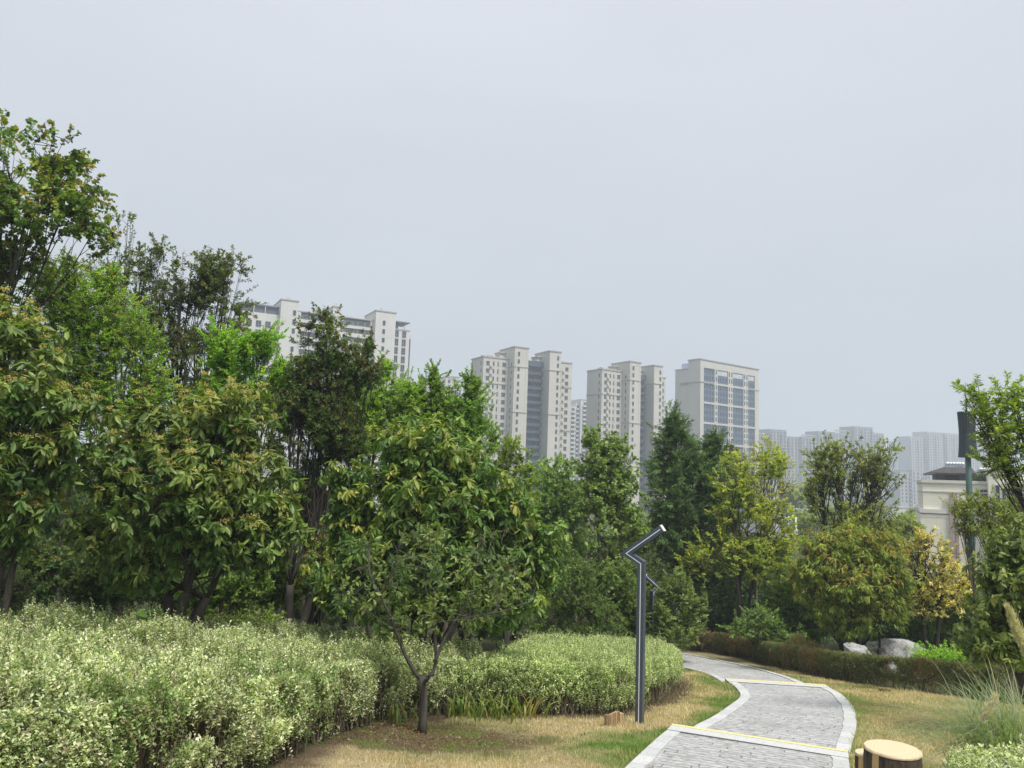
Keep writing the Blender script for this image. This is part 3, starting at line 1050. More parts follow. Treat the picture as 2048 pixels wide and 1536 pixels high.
# ---- left group
tree('tallow_tree', 'tall loose crowned tree with round fluttering leaves at the top left edge', 'tree', 14.5, -70,
     [(20, 330, 105, 85), (105, 320, 75, 65, .3), (150, 395, 85, 60), (55, 420, 110, 60, -.3), (180, 470, 55, 45), (-90, 360, 110, 120), (30, 520, 90, 60, .5), (-20, 262, 45, 30), (-100, 560, 120, 120)],
     W_ROUND, [((.085, .14, .035), 5), ((.12, .165, .04), 3), ((.15, .16, .035), 2), ((.055, .10, .03), 3)], 1250, .10, .55, 2, BARK_DARK, 21, gap=.42, gapscale=1.6, limb=.75,
     tips=([((.26, .22, .045), 2), ((.2, .2, .05), 2)], .25), sub=7, open_wood=1.2)
tree('hackberry_tree', 'feathery bright green tree behind the far left photinia', 'tree', 16.5, 150,
     [(190, 640, 100, 85), (110, 590, 75, 55), (270, 690, 75, 60), (180, 740, 120, 75), (90, 700, 70, 80), (210, 570, 40, 45), (300, 770, 60, 50), (120, 640, 80, 60), (160, 800, 110, 70), (250, 830, 80, 50), (130, 540, 50, 40)],
     dict(W_SPRAY, L=.06, W=.03, n=18), [((.155, .255, .05), 4), ((.19, .29, .06), 3), ((.11, .18, .036), 3), ((.23, .27, .06), 1.5)], 3300, .055, .5, 3, BARK_DARK, 22, gap=.28,
     tips=([((.22, .33, .06), 2), ((.30, .27, .06), 1)], .3))
tree('photinia_tree', 'far left photinia with clusters of ochre blossom hanging over the hedge', 'tree', 11.5, 15,
     [(20, 700, 90, 80), (-70, 780, 120, 140), (50, 800, 95, 80, -.3), (90, 910, 85, 75), (-20, 930, 110, 90, -.4), (20, 1030, 85, 70), (130, 830, 40, 45)],
     pho(), PHO, 620, .065, .35, 3, BARK_DARK, 23, tips=(PHO_TIP, .8), flowers=(.6, FLO, .10), gap=.30, leafm=LEAF_GLOSS, red=4)
tree('photinia_tree', 'broad rounded photinia heavy with ochre blossom at the back of the big hedge', 'tree', 13.2, 345,
     [(310, 900, 105, 75, -.2), (430, 860, 105, 80), (490, 840, 55, 50), (510, 960, 75, 95), (240, 960, 85, 70), (350, 1000, 130, 95, -.5), (200, 1080, 55, 55), (270, 1120, 90, 60, -.2), (470, 1080, 105, 75), (560, 1040, 38, 45), (300, 835, 38, 28)],
     pho(), PHO, 1000, .1, .3, 4, BARK_DARK, 24, tips=(PHO_TIP, 1.0), flowers=(.6, FLO, .10), gap=.30, leafm=LEAF_GLOSS, red=5)
# slender dark trees against the sky
tree('zelkova_tree', 'spindly dark tree with sparse leaf tufts beside the tall left tree', 'tree', 20.5, 235,
     [(250, 470, 26, 40), (285, 540, 40, 55), (215, 560, 45, 55), (315, 500, 18, 22), (260, 640, 60, 60)],
     dict(W_TUFT, L=.09, W=.04), DKOL, 380, .07, .6, 2, BARK_DARK, 25, gap=.42, sub=8)
tree('zelkova_tree', 'dark olive tree of upright open branches left of the long apartment block', 'tree', 21.5, 350,
     [(395, 545, 60, 50), (455, 550, 48, 50), (355, 600, 65, 60), (440, 620, 80, 60, .4), (330, 680, 70, 60), (420, 700, 85, 60), (360, 780, 80, 60), (440, 790, 50, 60)],
     dict(W_TUFT, L=.09, W=.042), DKOL, 1650, .11, .42, 3, BARK_DARK, 26, gap=.42, gapscale=1.5, sub=12, tips=([((.13, .16, .05), 2), ((.15, .15, .05), 1)], .5))
tree('elm_tree', 'vivid lime green feathery tree in front of the long apartment block', 'tree', 17.5, 480,
     [(470, 720, 60, 60), (520, 690, 40, 40), (545, 760, 60, 55), (450, 790, 65, 55), (560, 830, 45, 60), (500, 800, 70, 50, .3), (440, 690, 30, 35)],
     dict(W_SPRAY, L=.085, W=.04, n=20), LIME, 1000, .07, .5, 3, BARK_DARK, 27, gap=.34, twig_len=.5, up_twig=.5, tips=([((.26, .40, .06), 1)], .4))
tree('vase_tree', 'dark rust tinged tree with vase shaped limbs rising above the hedge', 'tree', 17.0, 594,
     [(640, 690, 55, 70), (610, 745, 42, 52), (690, 720, 50, 50), (640, 790, 85, 60, .2), (735, 745, 42, 42), (590, 830, 60, 65), (660, 860, 75, 70), (620, 930, 62, 75), (700, 900, 45, 60), (655, 640, 22, 28), (738, 688, 14, 18), (560, 900, 35, 60)],
     dict(W_TUFT, L=.075, W=.033, n=14), [((.062, .108, .036), 4), ((.085, .135, .042), 3), ((.045, .075, .03), 3), ((.095, .10, .036), .5)], 2350, .11, .24, 5, BARK_DARK, 28, gap=.43, gapscale=1.5, sub=8,
     tips=([((.14, .165, .055), 3), ((.15, .125, .05), 1)], .75), limb=.75)
tree('elm_tree', 'fresh green elm with loose upright shoots left of the first beige tower', 'tree', 21.0, 760,
     [(720, 800, 70, 50), (790, 790, 60, 45), (745, 860, 70, 60), (690, 860, 45, 60), (800, 860, 60, 60), (770, 740, 16, 28)],
     dict(W_SPRAY, L=.08, W=.04), [((.175, .27, .05), 4), ((.21, .31, .06), 3), ((.12, .19, .04), 3)], 1500, .09, .45, 3, BARK, 29, gap=.33, up_twig=.7,
     tips=([((.24, .36, .07), 1)], .5))
tree('elm_tree', 'leafy green elm with twin spires of shoots in front of the first beige tower', 'tree', 21.6, 890,
     [(870, 790, 55, 45), (930, 800, 50, 50), (880, 860, 75, 60), (950, 870, 50, 60), (868, 752, 13, 24), (945, 770, 18, 30), (830, 830, 45, 45), (905, 930, 70, 60)],
     dict(W_SPRAY, L=.085, W=.045), [((.13, .215, .05), 4), ((.17, .26, .055), 2), ((.09, .15, .04), 3)], 1700, .09, .45, 3, BARK, 30, gap=.33, up_twig=.7,
     tips=([((.17, .27, .06), 1)], .4))
tree('photinia_tree', 'tall glossy photinia standing in the centre behind the small tree', 'tree', 14.2, 850,
     [(850, 890, 95, 50), (910, 940, 85, 55, -.2), (800, 960, 75, 60), (870, 1020, 110, 60, -.4), (985, 1010, 75, 55), (700, 1010, 40, 65), (690, 960, 28, 26), (740, 1080, 85, 65), (850, 1110, 110, 75, -.5), (960, 1090, 80, 75), (1080, 1110, 62, 65), (1010, 1180, 90, 70), (800, 1180, 110, 70), (690, 1160, 55, 60)],
     pho(n=12, grav=.42), [((.058, .11, .03), 5), ((.08, .14, .038), 4), ((.115, .17, .045), 2.4), ((.042, .08, .025), 2)], 1550, .11, .3, 5, BARK_DARK, 31,
     tips=(PHO_YEL, .55), flowers=(.10, (.33, .30, .09), .07), gap=.27, leafm=LEAF_GLOSS, red=2)
tree('young_tree', 'thin wispy yellow green tree right of the central photinia', 'tree', 23.0, 1010,
     [(1015, 900, 38, 32), (1040, 950, 40, 45), (985, 960, 35, 45), (1025, 1010, 40, 40)],
     dict(W_SPRAY, L=.09, W=.045), [((.17, .22, .05), 3), ((.13, .19, .045), 3)], 330, .05, .5, 3, BARK, 32, gap=.4)

# ---- the small foreground tree with its own limbs
def small_tree():
    r = np.random.default_rng(40)
    Y = TREE10[1]
    B0 = np.array([TREE10[0], Y, float(tz(*TREE10)) - .06])
    ro = empty('small_tree', B0, 'small bare stemmed tree with sparse leaves planted in front of the hedge', 'tree')
    w = MB(); cr = MB()
    P = lambda px, py, dy=0.0: at(px, py, Y + dy)
    top = P(845, 1352)
    w.tube(np.array([B0, P(846, 1435), P(848, 1400), P(844, 1372), top]), [.08, .056, .052, .06, .054], 10, 0, True, True, .12)
    limbs = [
        ([P(842, 1360), P(815, 1318, -.1), P(795, 1268, -.15), P(770, 1210, -.2), P(742, 1150, -.2), P(735, 1090, -.1)], .034),
        ([P(850, 1358), P(868, 1335, .05), P(871, 1300, .1), P(866, 1240, .2), P(850, 1160, .25), P(845, 1090, .2)], .028),
        ([P(868, 1325), P(885, 1285, .1), P(915, 1235, .2), P(945, 1190, .3), P(985, 1150, .3), P(1030, 1135, .3)], .026),
        ([P(800, 1275, -.15), P(760, 1240, .1), P(715, 1215, .2), P(690, 1190, .2)], .014),
        ([P(760, 1190, -.2), P(790, 1130, -.5), P(800, 1080, -.6)], .013),
        ([P(905, 1250, .2), P(950, 1235, -.3), P(1010, 1220, -.5), P(1060, 1205, -.5)], .014),
        ([P(945, 1190, .3), P(950, 1130, .2), P(965, 1075, .1), P(1010, 1060, .1)], .013),
        ([P(846, 1368), P(862, 1352, -.2), P(872, 1350, -.25)], .028)]
    E = []
    for pts, rd in limbs:
        pts = np.array(pts)
        q = resample(pts, 16)
        q[1:-1] += r.normal(size=(14, 3)) * .008
        w.tube(q, np.linspace(rd, rd * .28, 16), 7)
        if rd != .028 or len(pts) > 3:
            E.append(q[5:])
    E = np.concatenate(E)
    lob = [(740, 1130, 75, 60), (830, 1110, 80, 55), (930, 1110, 80, 50), (1010, 1130, 70, 50), (720, 1200, 60, 45), (800, 1190, 75, 50), (900, 1190, 75, 50), (1000, 1200, 75, 50), (840, 1240, 60, 40), (960, 1240, 60, 30), (860, 1070, 60, 28), (780, 1260, 40, 25)]
    A, B = [], []
    for px, py, rx, ry in lob:
        m = 26
        d = unit(r.normal(size=(m, 3)))
        rad = r.random(m) ** .5
        q = np.array([rx, rx * 1.3, ry]) * Y / F
        Pn = P(px, py) + d * q * rad[:, None]
        j = ((Pn[:, None] - E[None]) ** 2).sum(-1).argmin(1)
        dr = unit(unit(Pn - E[j]) + .4 * r.normal(size=Pn.shape))
        a = Pn - dr * .2
        w.sticks(E[j], a, .005, .0035)
        w.sticks(a, Pn, .0035, .0015)
        A.append(a); B.append(Pn)
    A = np.concatenate(A); B = np.concatenate(B)
    col = pick([((.135, .20, .055), 4), ((.18, .24, .065), 3), ((.24, .29, .085), 2), ((.09, .14, .045), 3)], len(A), r)
    twig_leaves(cr, A, B, r, n=8, t0=.2, t1=1.1, ang=50, L=.10, W=.044, kind='big', droop=.15, planar=.5, colA=col, jit=.3, upb=.5)
    w.build('trunk', barkmat('grey_bark', (.03, .028, .024), (.105, .095, .078)), ro, B0)
    cr.build('crown', LEAF_GLOSS, ro, B0)
small_tree()

# ---- middle distance
tree('ash_tree', 'soft green tree with a pale airy top just left of the second beige tower', 'tree', 29, 1110,
     [(1110, 950, 50, 40), (1090, 1010, 60, 55), (1135, 1010, 50, 60), (1110, 1090, 75, 70), (1070, 1070, 45, 60)],
     dict(W_TUFT, L=.11, W=.06), SOFT, 1500, .1, .4, 3, BARK, 50, gap=.30)
tree('poplar_tree', 'slim airy poplar with a double top in front of the second beige tower', 'tree', 27, 1215,
     [(1195, 880, 34, 30), (1235, 910, 36, 40), (1200, 935, 55, 45), (1245, 970, 40, 50), (1200, 1000, 65, 55), (1190, 1070, 80, 60), (1250, 1050, 50, 60), (1180, 1140, 70, 55)],
     dict(W_ROUND, L=.105, W=.085, n=10), [((.13, .185, .063), 4), ((.165, .225, .075), 2), ((.095, .14, .05), 3)], 1500, .09, .5, 2, BARK, 51, gap=.39, sub=12)
tree('redwood_tree', 'dark blue green feathery conifer between the second and third beige towers', 'tree', 34, 1370,
     [(1345, 870, 40, 45), (1335, 935, 50, 60), (1385, 930, 55, 60), (1425, 890, 25, 35), (1360, 1000, 72, 65), (1420, 985, 45, 55), (1380, 1080, 85, 70), (1330, 1060, 40, 55), (1400, 1140, 70, 60), (1345, 835, 14, 18)],
     dict(W_SPRAY, n=24, L=.16, W=.04, ang=60, grav=.15), [((.075, .13, .06), 4), ((.095, .16, .07), 3), ((.055, .095, .046), 3), ((.12, .19, .075), 1.5)], 2600, .14, .5, 1, BARK_DARK, 52, gap=.27, twig_len=.55,
     tips=([((.10, .165, .06), 1)], .5))
tree('holm_oak', 'small dark olive tree half hidden beside the dark conifer', 'tree', 36, 1450,
     [(1450, 910, 30, 32), (1465, 960, 40, 45), (1445, 1020, 40, 50)],
     dict(W_TUFT, L=.10, W=.045), DKOL, 800, .08, .5, 2, BARK_DARK, 53, gap=.3)
tree('locust_tree', 'bushy yellow green tree with bare twigs at its top in the middle right', 'tree', 32, 1490,
     [(1470, 980, 50, 40), (1540, 1020, 55, 35), (1450, 1040, 40, 35), (1500, 1060, 70, 45), (1560, 1080, 40, 50), (1450, 1110, 75, 40), (1530, 1130, 65, 40), (1400, 1130, 40, 35), (1470, 930, 30, 22), (1540, 930, 40, 30)],
     dict(W_SPRAY, L=.12, W=.062, n=16), YEL_, 1350, .08, .42, 4, BARK, 54, gap=.41, sub=12, open_wood=1.2,
     tips=([((.40, .42, .09), 2), ((.34, .37, .08), 1)], .5))
tree('bare_twig_tree', 'thin half bare tree with grey twigs above the yellow green crown', 'tree', 34, 1520,
     [(1500, 930, 30, 35), (1545, 920, 35, 45), (1520, 980, 35, 40), (1575, 960, 25, 40)],
     dict(W_SPRAY, L=.12, W=.06, n=9), [((.26, .27, .07), 2), ((.2, .22, .06), 1)], 130, .06, .5, 3, BARK_PALE, 55, gap=.42, open_wood=1.8, sub=14)
tree('camphor_tree', 'round open tree with visible dark limbs in front of the hazy towers', 'tree', 28.5, 1690,
     [(1640, 930, 40, 40), (1680, 905, 50, 28), (1750, 915, 50, 32), (1700, 960, 65, 45), (1765, 970, 40, 45), (1645, 990, 40, 45), (1700, 1030, 70, 45), (1760, 1040, 45, 40), (1780, 900, 25, 18), (1690, 1080, 90, 40)],
     dict(W_TUFT, L=.10, W=.05, n=11), OLV, 1250, .12, .38, 4, BARK_DARK, 56, gap=.40, sub=14, open_wood=1.5)
tree('mango_tree', 'dense tree with drooping orange tipped leaves standing before the boulders', 'tree', 24.5, 1745,
     [(1700, 1090, 70, 45), (1650, 1110, 50, 45), (1760, 1110, 55, 45), (1620, 1150, 45, 40), (1700, 1160, 90, 50, -.3), (1790, 1160, 45, 40), (1650, 1210, 50, 40), (1750, 1220, 70, 40), (1690, 1250, 50, 28)],
     dict(W_PHO, n=10, t0=.3, t1=1.0, L=.18, W=.042, grav=.7, ang=45, droop=.25), [((.125, .17, .04), 4), ((.165, .205, .045), 3), ((.09, .13, .034), 3)], 1500, .08, .2, 5, BARK_DARK, 57,
     tips=([((.30, .25, .06), 1), ((.25, .25, .06), 3)], .55), gap=.30)
tree('golden_tree', 'golden yellow leaved tree with a straight trunk beside the boulders', 'tree', 25.5, 1858,
     [(1840, 1105, 45, 32), (1880, 1120, 45, 32), (1820, 1140, 32, 28), (1870, 1160, 60, 32), (1850, 1080, 22, 20), (1925, 1160, 30, 30), (1890, 1200, 60, 34), (1820, 1190, 36, 30), (1850, 1215, 50, 28)],
     dict(W_SPRAY, L=.10, W=.048, n=13), GOLD, 360, .085, .5, 2, BARK_DARK, 58, gap=.42, sub=14, open_wood=1.6,
     tips=([((.52, .44, .22), 1)], .5))
tree('pinnate_tree', 'lime leaved tree leaning in from the right edge over the dark green mast', 'tree', 14.0, 2250,
     [(1965, 815, 45, 35), (2030, 800, 50, 35), (1990, 870, 50, 40), (2050, 880, 70, 60), (1950, 790, 28, 16), (2030, 940, 40, 40), (2110, 830, 80, 80), (1985, 920, 32, 28)],
     dict(W_SPRAY, L=.085, W=.035, n=15), [((.185, .25, .05), 4), ((.14, .20, .04), 3), ((.23, .28, .06), 2)], 350, .09, .4, 1, BARK_DARK, 59, gap=.40, sub=9, open_wood=1.0, up_twig=.2)
tree('photinia_tree', 'glossy dark photinia at the right edge behind the feathery grass', 'tree', 13.0, 2075,
     [(2015, 1105, 42, 32), (2075, 1080, 60, 50), (1995, 1160, 42, 38), (2050, 1175, 60, 50, -.3), (1998, 1225, 48, 42), (2055, 1250, 70, 50), (1975, 1270, 36, 32), (2110, 1130, 70, 100), (2000, 1290, 45, 33), (2055, 1310, 60, 40), (1960, 1305, 26, 22)],
     pho(L=.13, W=.055, n=10), [((.095, .13, .04), 4), ((.14, .175, .055), 3), ((.065, .095, .03), 2)], 520, .08, .35, 4, BARK_DARK, 60, tips=(PHO_TIP, .55), gap=.3, leafm=LEAF_GLOSS)
tree('willow_tree', 'small pale olive tree in front of the cream building and dark mast', 'tree', 19.0, 1985,
     [(1925, 1015, 34, 18), (1970, 1010, 36, 24), (1985, 1055, 50, 35), (1940, 1050, 34, 22), (2030, 1040, 45, 45)],
     dict(W_TUFT, L=.08, W=.035), [((.17, .20, .07), 3), ((.13, .16, .055), 3), ((.21, .23, .08), 1)], 270, .07, .4, 4, BARK, 61, gap=.34)

# ---- shrubs
def shrub(label, Y, px, lobes, leaf, pal, n, seed, name='shrub', **k):
    return tree(name, label, 'shrub', Y, px, lobes, leaf, pal, n, .03, .35, 5, BARK, seed, **dict(dict(gap=.3, sub=6, open_wood=1.0), **k))
shrub('loose green shrub filling the space right of the central photinia', 25, 1150,
      [(1140, 1200, 65, 60), (1190, 1240, 60, 50), (1110, 1250, 60, 45), (1160, 1150, 40, 45)], dict(W_TUFT, L=.075, W=.035), MID, 1300, 70)
shrub('spindly light green shrub with upright stems behind the zigzag lamp post', 28.5, 1250,
      [(1240, 1190, 50, 60), (1215, 1130, 35, 55), (1270, 1240, 50, 40)], dict(W_SPRAY, L=.10, W=.05), MID + [((.16, .21, .06), 2)], 900, 71)
shrub('arching pale leaved shrub right of the zigzag lamp post', 27.2, 1340,
      [(1305, 1240, 30, 40), (1330, 1220, 45, 50), (1370, 1200, 45, 50), (1350, 1265, 60, 30), (1310, 1270, 40, 25)], dict(W_SPRAY, L=.095, W=.048), [((.12, .16, .06), 3), ((.16, .20, .08), 2), ((.08, .11, .04), 2)], 1100, 72)
shrub('dark shrub at the foot of the dark conifer', 33, 1420,
      [(1420, 1200, 60, 50), (1380, 1180, 40, 50), (1450, 1240, 50, 30)], dict(W_TUFT, L=.12, W=.055), DEEP + MID, 900, 73)
shrub('bamboo like green shrub under the yellow green tree', 31, 1590,
      [(1570, 1210, 50, 45), (1610, 1190, 40, 55), (1550, 1250, 50, 28), (1620, 1240, 40, 35)], dict(W_SPRAY, L=.14, W=.042), MID, 950, 74)
shrub('thin leaved grey green shrub left of the orange tipped tree', 29, 1530,
      [(1520, 1240, 40, 25), (1480, 1255, 40, 20), (1570, 1270, 40, 20)], dict(W_SPRAY, L=.08, W=.04), SOFT, 500, 75)
shrub('bright lime green low shrub beside the boulders', 23.5, 1885,
      [(1880, 1313, 40, 20), (1912, 1318, 30, 16), (1850, 1315, 28, 15)], dict(W_TUFT, L=.06, W=.03), [((.17, .30, .04), 3), ((.22, .34, .05), 2)], 520, 76)
shrub('dark shrub between the golden tree and the right hand photinia', 26, 1930,
      [(1930, 1240, 40, 45), (1900, 1270, 40, 30), (1830, 1250, 40, 30)], dict(W_PHO, L=.11, W=.04), DEEP + PHO, 420, 77)
shrub('yellow blossoming shrub low between the vase shaped tree and the central photinia', 17.0, 640,
      [(635, 1095, 22, 22), (650, 1140, 30, 35), (630, 1180, 30, 30)], pho(L=.12, W=.045), PHO_YEL + PHO, 150, 78, flowers=(.5, (.5, .40, .12), .09))
shrub('grey green needle leaved shrub at the far left edge behind the hedge', 12.5, 0,
      [(-10, 1175, 45, 40), (30, 1190, 25, 25)], dict(W_SPRAY, L=.06, W=.012, n=22), [((.10, .13, .085), 1), ((.13, .16, .10), 1)], 260, 79)
shrub('dim leafy shrub under the broad rounded photinia', 15.5, 420,
      [(420, 1190, 60, 40), (490, 1170, 50, 55), (350, 1180, 60, 40)], dict(W_TUFT, L=.08, W=.04), MID, 480, 80)
shrub('low pale green ground shrub along the back edge of the big hedge', 15.2, 450,
      [(440, 1236, 60, 12), (520, 1240, 50, 12), (380, 1234, 40, 12)], dict(W_TUFT, L=.06, W=.03), [((.17, .22, .06), 1), ((.12, .17, .05), 1)], 350, 81)
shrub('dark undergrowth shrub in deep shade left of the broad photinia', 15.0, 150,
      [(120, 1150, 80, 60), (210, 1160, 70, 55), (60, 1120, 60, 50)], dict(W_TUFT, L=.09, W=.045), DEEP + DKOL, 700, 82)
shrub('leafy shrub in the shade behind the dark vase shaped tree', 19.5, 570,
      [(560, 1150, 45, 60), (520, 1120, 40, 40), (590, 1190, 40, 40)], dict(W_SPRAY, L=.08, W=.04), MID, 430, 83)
shrub('dense dark shrub added to deepen the shade under the far left photinia', 17.5, 40,  # dense dark shrubs added from here on to keep sky light from under the trees
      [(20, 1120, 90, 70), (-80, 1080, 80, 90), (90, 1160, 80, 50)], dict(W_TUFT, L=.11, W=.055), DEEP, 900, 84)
shrub('dense dark shrub added to deepen the shade between the two left photinias', 18.5, 220,
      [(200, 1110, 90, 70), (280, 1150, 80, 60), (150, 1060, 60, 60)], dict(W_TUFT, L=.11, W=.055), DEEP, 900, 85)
shrub('dense dark shrub added to deepen the shade behind the slanting pale trunk', 19.5, 420,
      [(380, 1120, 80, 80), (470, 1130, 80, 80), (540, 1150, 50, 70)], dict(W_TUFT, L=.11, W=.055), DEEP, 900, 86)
shrub('dense dark shrub added to deepen the shade behind the foot of the central photinia', 18.5, 860,
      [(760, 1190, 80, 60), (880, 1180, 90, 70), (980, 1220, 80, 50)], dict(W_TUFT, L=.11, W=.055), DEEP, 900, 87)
# bare trunks seen under the crowns
def lone_trunk(px, Y, h, rad, lean, bark, label, seed):
    r = np.random.default_rng(seed)
    p = at(px, 1240, Y)
    B0 = np.array([p[0], Y, float(tz(p[0], Y)) - .05])
    tree('slender_tree', label, 'tree', Y, px, [(px + lean * 55, 1000, 55, 50), (px + lean * 35, 950, 45, 40)], dict(W_TUFT, L=.09, W=.045), DKOL, 300, rad, .5, 1, bark, seed, gap=.3)
lone_trunk(440, 16.2, 3, .075, .5, BARK_PALE, 'slanting pale trunked tree under the right side of the broad photinia', 90)
lone_trunk(612, 17.8, 3, .05, .1, BARK_PALE, 'thin straight reddish trunk just right of the dark vase shaped tree', 91)

# ---- trees that close the view behind
def protos():
    out = []
    for i, (pal, leaf, sh) in enumerate([
            (DKOL + DEEP, dict(W_TUFT, L=.13, W=.06), 1.0), (MID, dict(W_TUFT, L=.14, W=.065), 1.1), (DEEP, dict(W_SPRAY, L=.13, W=.05), 1.25)]):
        out.append((pal, leaf, sh))
    return out
BGP = protos()
bg_specs = [
    # px, Y, top py, halfwidth px, palette, label
    (60, 24, 900, 130, 0, 'dark tree in the shade behind the far left photinia'),
    (230, 26, 850, 110, 2, 'dark evergreen behind the broad rounded photinia'),
    (330, 30, 880, 110, 0, 'olive tree seen low between the dark upright trunks'),
    (480, 31, 930, 100, 1, 'green tree behind the vivid lime elm'),
    (600, 34, 960, 100, 0, 'dim tree behind the rust tinged vase tree'),
    (700, 30, 930, 90, 1, 'green tree filling in behind the left arm of the central photinia'),
    (800, 33, 960, 90, 2, 'dark evergreen behind the top of the central photinia'),
    (940, 30, 960, 90, 1, 'green tree right behind the twin spired elm'),
    (1020, 34, 1010, 80, 1, 'mid green tree below the first beige tower'),
    (1140, 36, 1040, 90, 0, 'dark bushy tree at the foot of the slim poplar'),
    (1270, 34, 1010, 70, 1, 'green tree in the gap between the poplar and the dark conifer'),
    (1300, 30, 1110, 60, 0, 'dark low tree behind the far zigzag lamp'),
    (1480, 36, 1090, 90, 2, 'dark tree behind the yellow green tree'),
    (1600, 33, 1130, 70, 2, 'dark green tree between the yellow green tree and the orange tipped tree'),
    (1730, 34, 1110, 80, 2, 'blue green tree behind the orange tipped tree'),
    (1840, 33, 1170, 60, 0, 'dark tree behind the golden tree'),
    (1930, 27, 1180, 60, 0, 'dark bushy tree below the pale olive tree'),
    (2030, 28, 1110, 70, 1, 'green tree behind the right hand photinia'),
    (-130, 21, 860, 140, 2, 'dark evergreen at the very left edge behind the tall loose crowned tree'),
]
for i, (px, Y, top, hw, pk, lb) in enumerate(bg_specs):
    pal, leaf, sh = BGP[pk]
    g = project(np.array([[at(px, 1200, Y)[0], Y, float(tz(at(px, 1200, Y)[0], Y))]]))[1][0]
    H = g - top
    lobes = [(px, top + H * .22, hw * .6, H * .22), (px - hw * .5, top + H * .45, hw * .6, H * .24), (px + hw * .5, top + H * .42, hw * .6, H * .24),
             (px, top + H * .6, hw * .8, H * .25, -.4), (px - hw * .3, top + H * .8, hw * .6, H * .16), (px + hw * .4, top + H * .78, hw * .6, H * .17)]
    tree('woodland_tree', lb, 'tree', Y, px, lobes, leaf, pal, 1100, .1, .3, 2, BARK_DARK, 100 + i, gap=.24, sub=5, group='trees closing the view behind the park planting')

# ---- far street trees: one kind, copied
far0 = tree('street_tree', 'hazy round street tree just left of the cream building', 'tree', 60, 1812,
            [(1812, 1054, 22, 14), (1797, 1065, 20, 14), (1826, 1066, 20, 14), (1812, 1078, 26, 16)], dict(W_TUFT, L=.3, W=.15, n=9), [((.19, .22, .09), 3), ((.15, .19, .07), 3)], 420, .12, .3, 2, BARK, 200, gap=.2, sub=4,
            twig_len=.6, group='hazy street trees beyond the park')
far_specs = [
    (1610, 110, 1.2, 'hazy street tree left of the tall white street lamps'),
    (1645, 130, 1.5, 'hazy street tree right of the curved white street lamps'),
    (1690, 95, 1.0, 'hazy tree far behind the orange tipped tree'),
    (1745, 150, 1.9, 'pale hazy tree below the broad hazy tower block'),
    (1815, 120, 1.3, 'hazy street tree against the foot of the cream building'),
    (1585, 210, 2.6, 'blue hazed tree beside the low white building'),
    (1628, 230, 3.2, 'tall blue hazed tree in front of the grey tower'),
    (1840, 170, 1.8, 'faint street tree at the left corner of the cream building'),
]
for px, Y, scl, lb in far_specs:
    c = copy_tree(far0)
    p = at(px, 1030, Y)
    c.location = (p[0], Y, float(tz(p[0], Y)))
    c.scale = (scl * 1.15, scl * 1.15, scl)
    c.rotation_euler = (0, 0, px * 1.7)
    c['label'] = lb

# ---- feathery pampas grass at the right
def pampas():
    r = np.random.default_rng(66)
    p = np.array([5.6, 8.6, 0.0]); p[2] = float(tz(p[0], p[1]))
    ro = empty('pampas_grass', p, 'tall pampas grass with drooping thin blades and cream plumes at the right edge', 'grass')
    mb = MB()
    for k in range(1700):
        a = r.uniform(0, 2 * np.pi)
        d = np.array([math.cos(a), math.sin(a), 0])
        l = r.uniform(.9, 1.8)
        b0 = p + np.array([r.normal() * .24, r.normal() * .24, 0])
        t = np.linspace(0, 1, 9)
        sp = r.uniform(.3, 1.1)
        pts = b0 + np.outer(l * sp * t ** 1.4, d) + np.outer(l * (t * 1.05 - .85 * sp * t ** 2.6), UP)
        sd = np.array([-d[1], d[0], 0])
        w = .0045 * np.array([1, 1, 1, 1, .9, .8, .65, .4, .1])
        v = np.concatenate([pts - sd * w[:, None], pts + sd * w[:, None]])
        i = np.arange(8)
        c = pick([((.24, .31, .16), 4), ((.31, .36, .2), 3), ((.17, .23, .11), 3), ((.40, .37, .22), 1)], 1, r)[0]
        mb.add(v, np.stack([i, i + 1, i + 10, i + 9], 1), 0, c)
    mb.build('blades', LEAF, ro, p)
    for tip_px, base_dx, ln in (((2016, 1215), .25, .62), ((2028, 1255), .3, .6), ((1992, 1395), -.1, .32)):
        tip = at(tip_px[0], tip_px[1], 8.3)
        foot = p + np.array([.45, 0, .1]) if ln > .5 else p + np.array([-.1, -.2, .4])
        low = at(2075, 1345, 8.4) if ln > .5 else at(1968, 1432, 8.3)
        ax = unit(low - tip)
        pl = MB()
        pl.tube(np.array([tip, tip + ax * ln, low + ax * .2]), [.003, .005, .006], 5, 0, True, True)
        n = 1500 if ln > .5 else 600
        t = r.random(n)
        pos = tip + ax * (t * ln)[:, None] + r.normal(size=(n, 3)) * (.02 * np.sin(np.clip(t + .08, 0, 1) * np.pi) ** .7)[:, None]
        axl = -ax + .35 * r.normal(size=(n, 3)) + np.array([0, 0, .15])
        col = np.array([[.62, .55, .42]]) * r.uniform(.75, 1.2, (n, 1))
        leaf_batch(pl, pos, axl, r.normal(size=(n, 3)), .07 * r.uniform(.6, 1.2, n), .006, col, 'quad')
        pl.build('plume', LEAF, ro, p)
pampas()

# ---- boulders
rockm, nt, b = newmat('boulder_stone')
nz = tex_noise(nt, 5, 8, .7, objvec(nt)); nz2 = tex_noise(nt, 22, 6, .7, objvec(nt))
c = ramp(nt, nz, [(.34, (.12, .115, .105)), (.47, (.34, .34, .335)), (.62, (.52, .525, .53))])
nt.links.new(mix(nt, 1.0, c, ramp(nt, nz2, [(.3, (.7, .7, .7)), (.7, (1.1, 1.1, 1.1))]), 'MULTIPLY'), b.inputs['Base Color'])
b.inputs['Roughness'].default_value = .9
bump(nt, b, nz2, .8, .05)

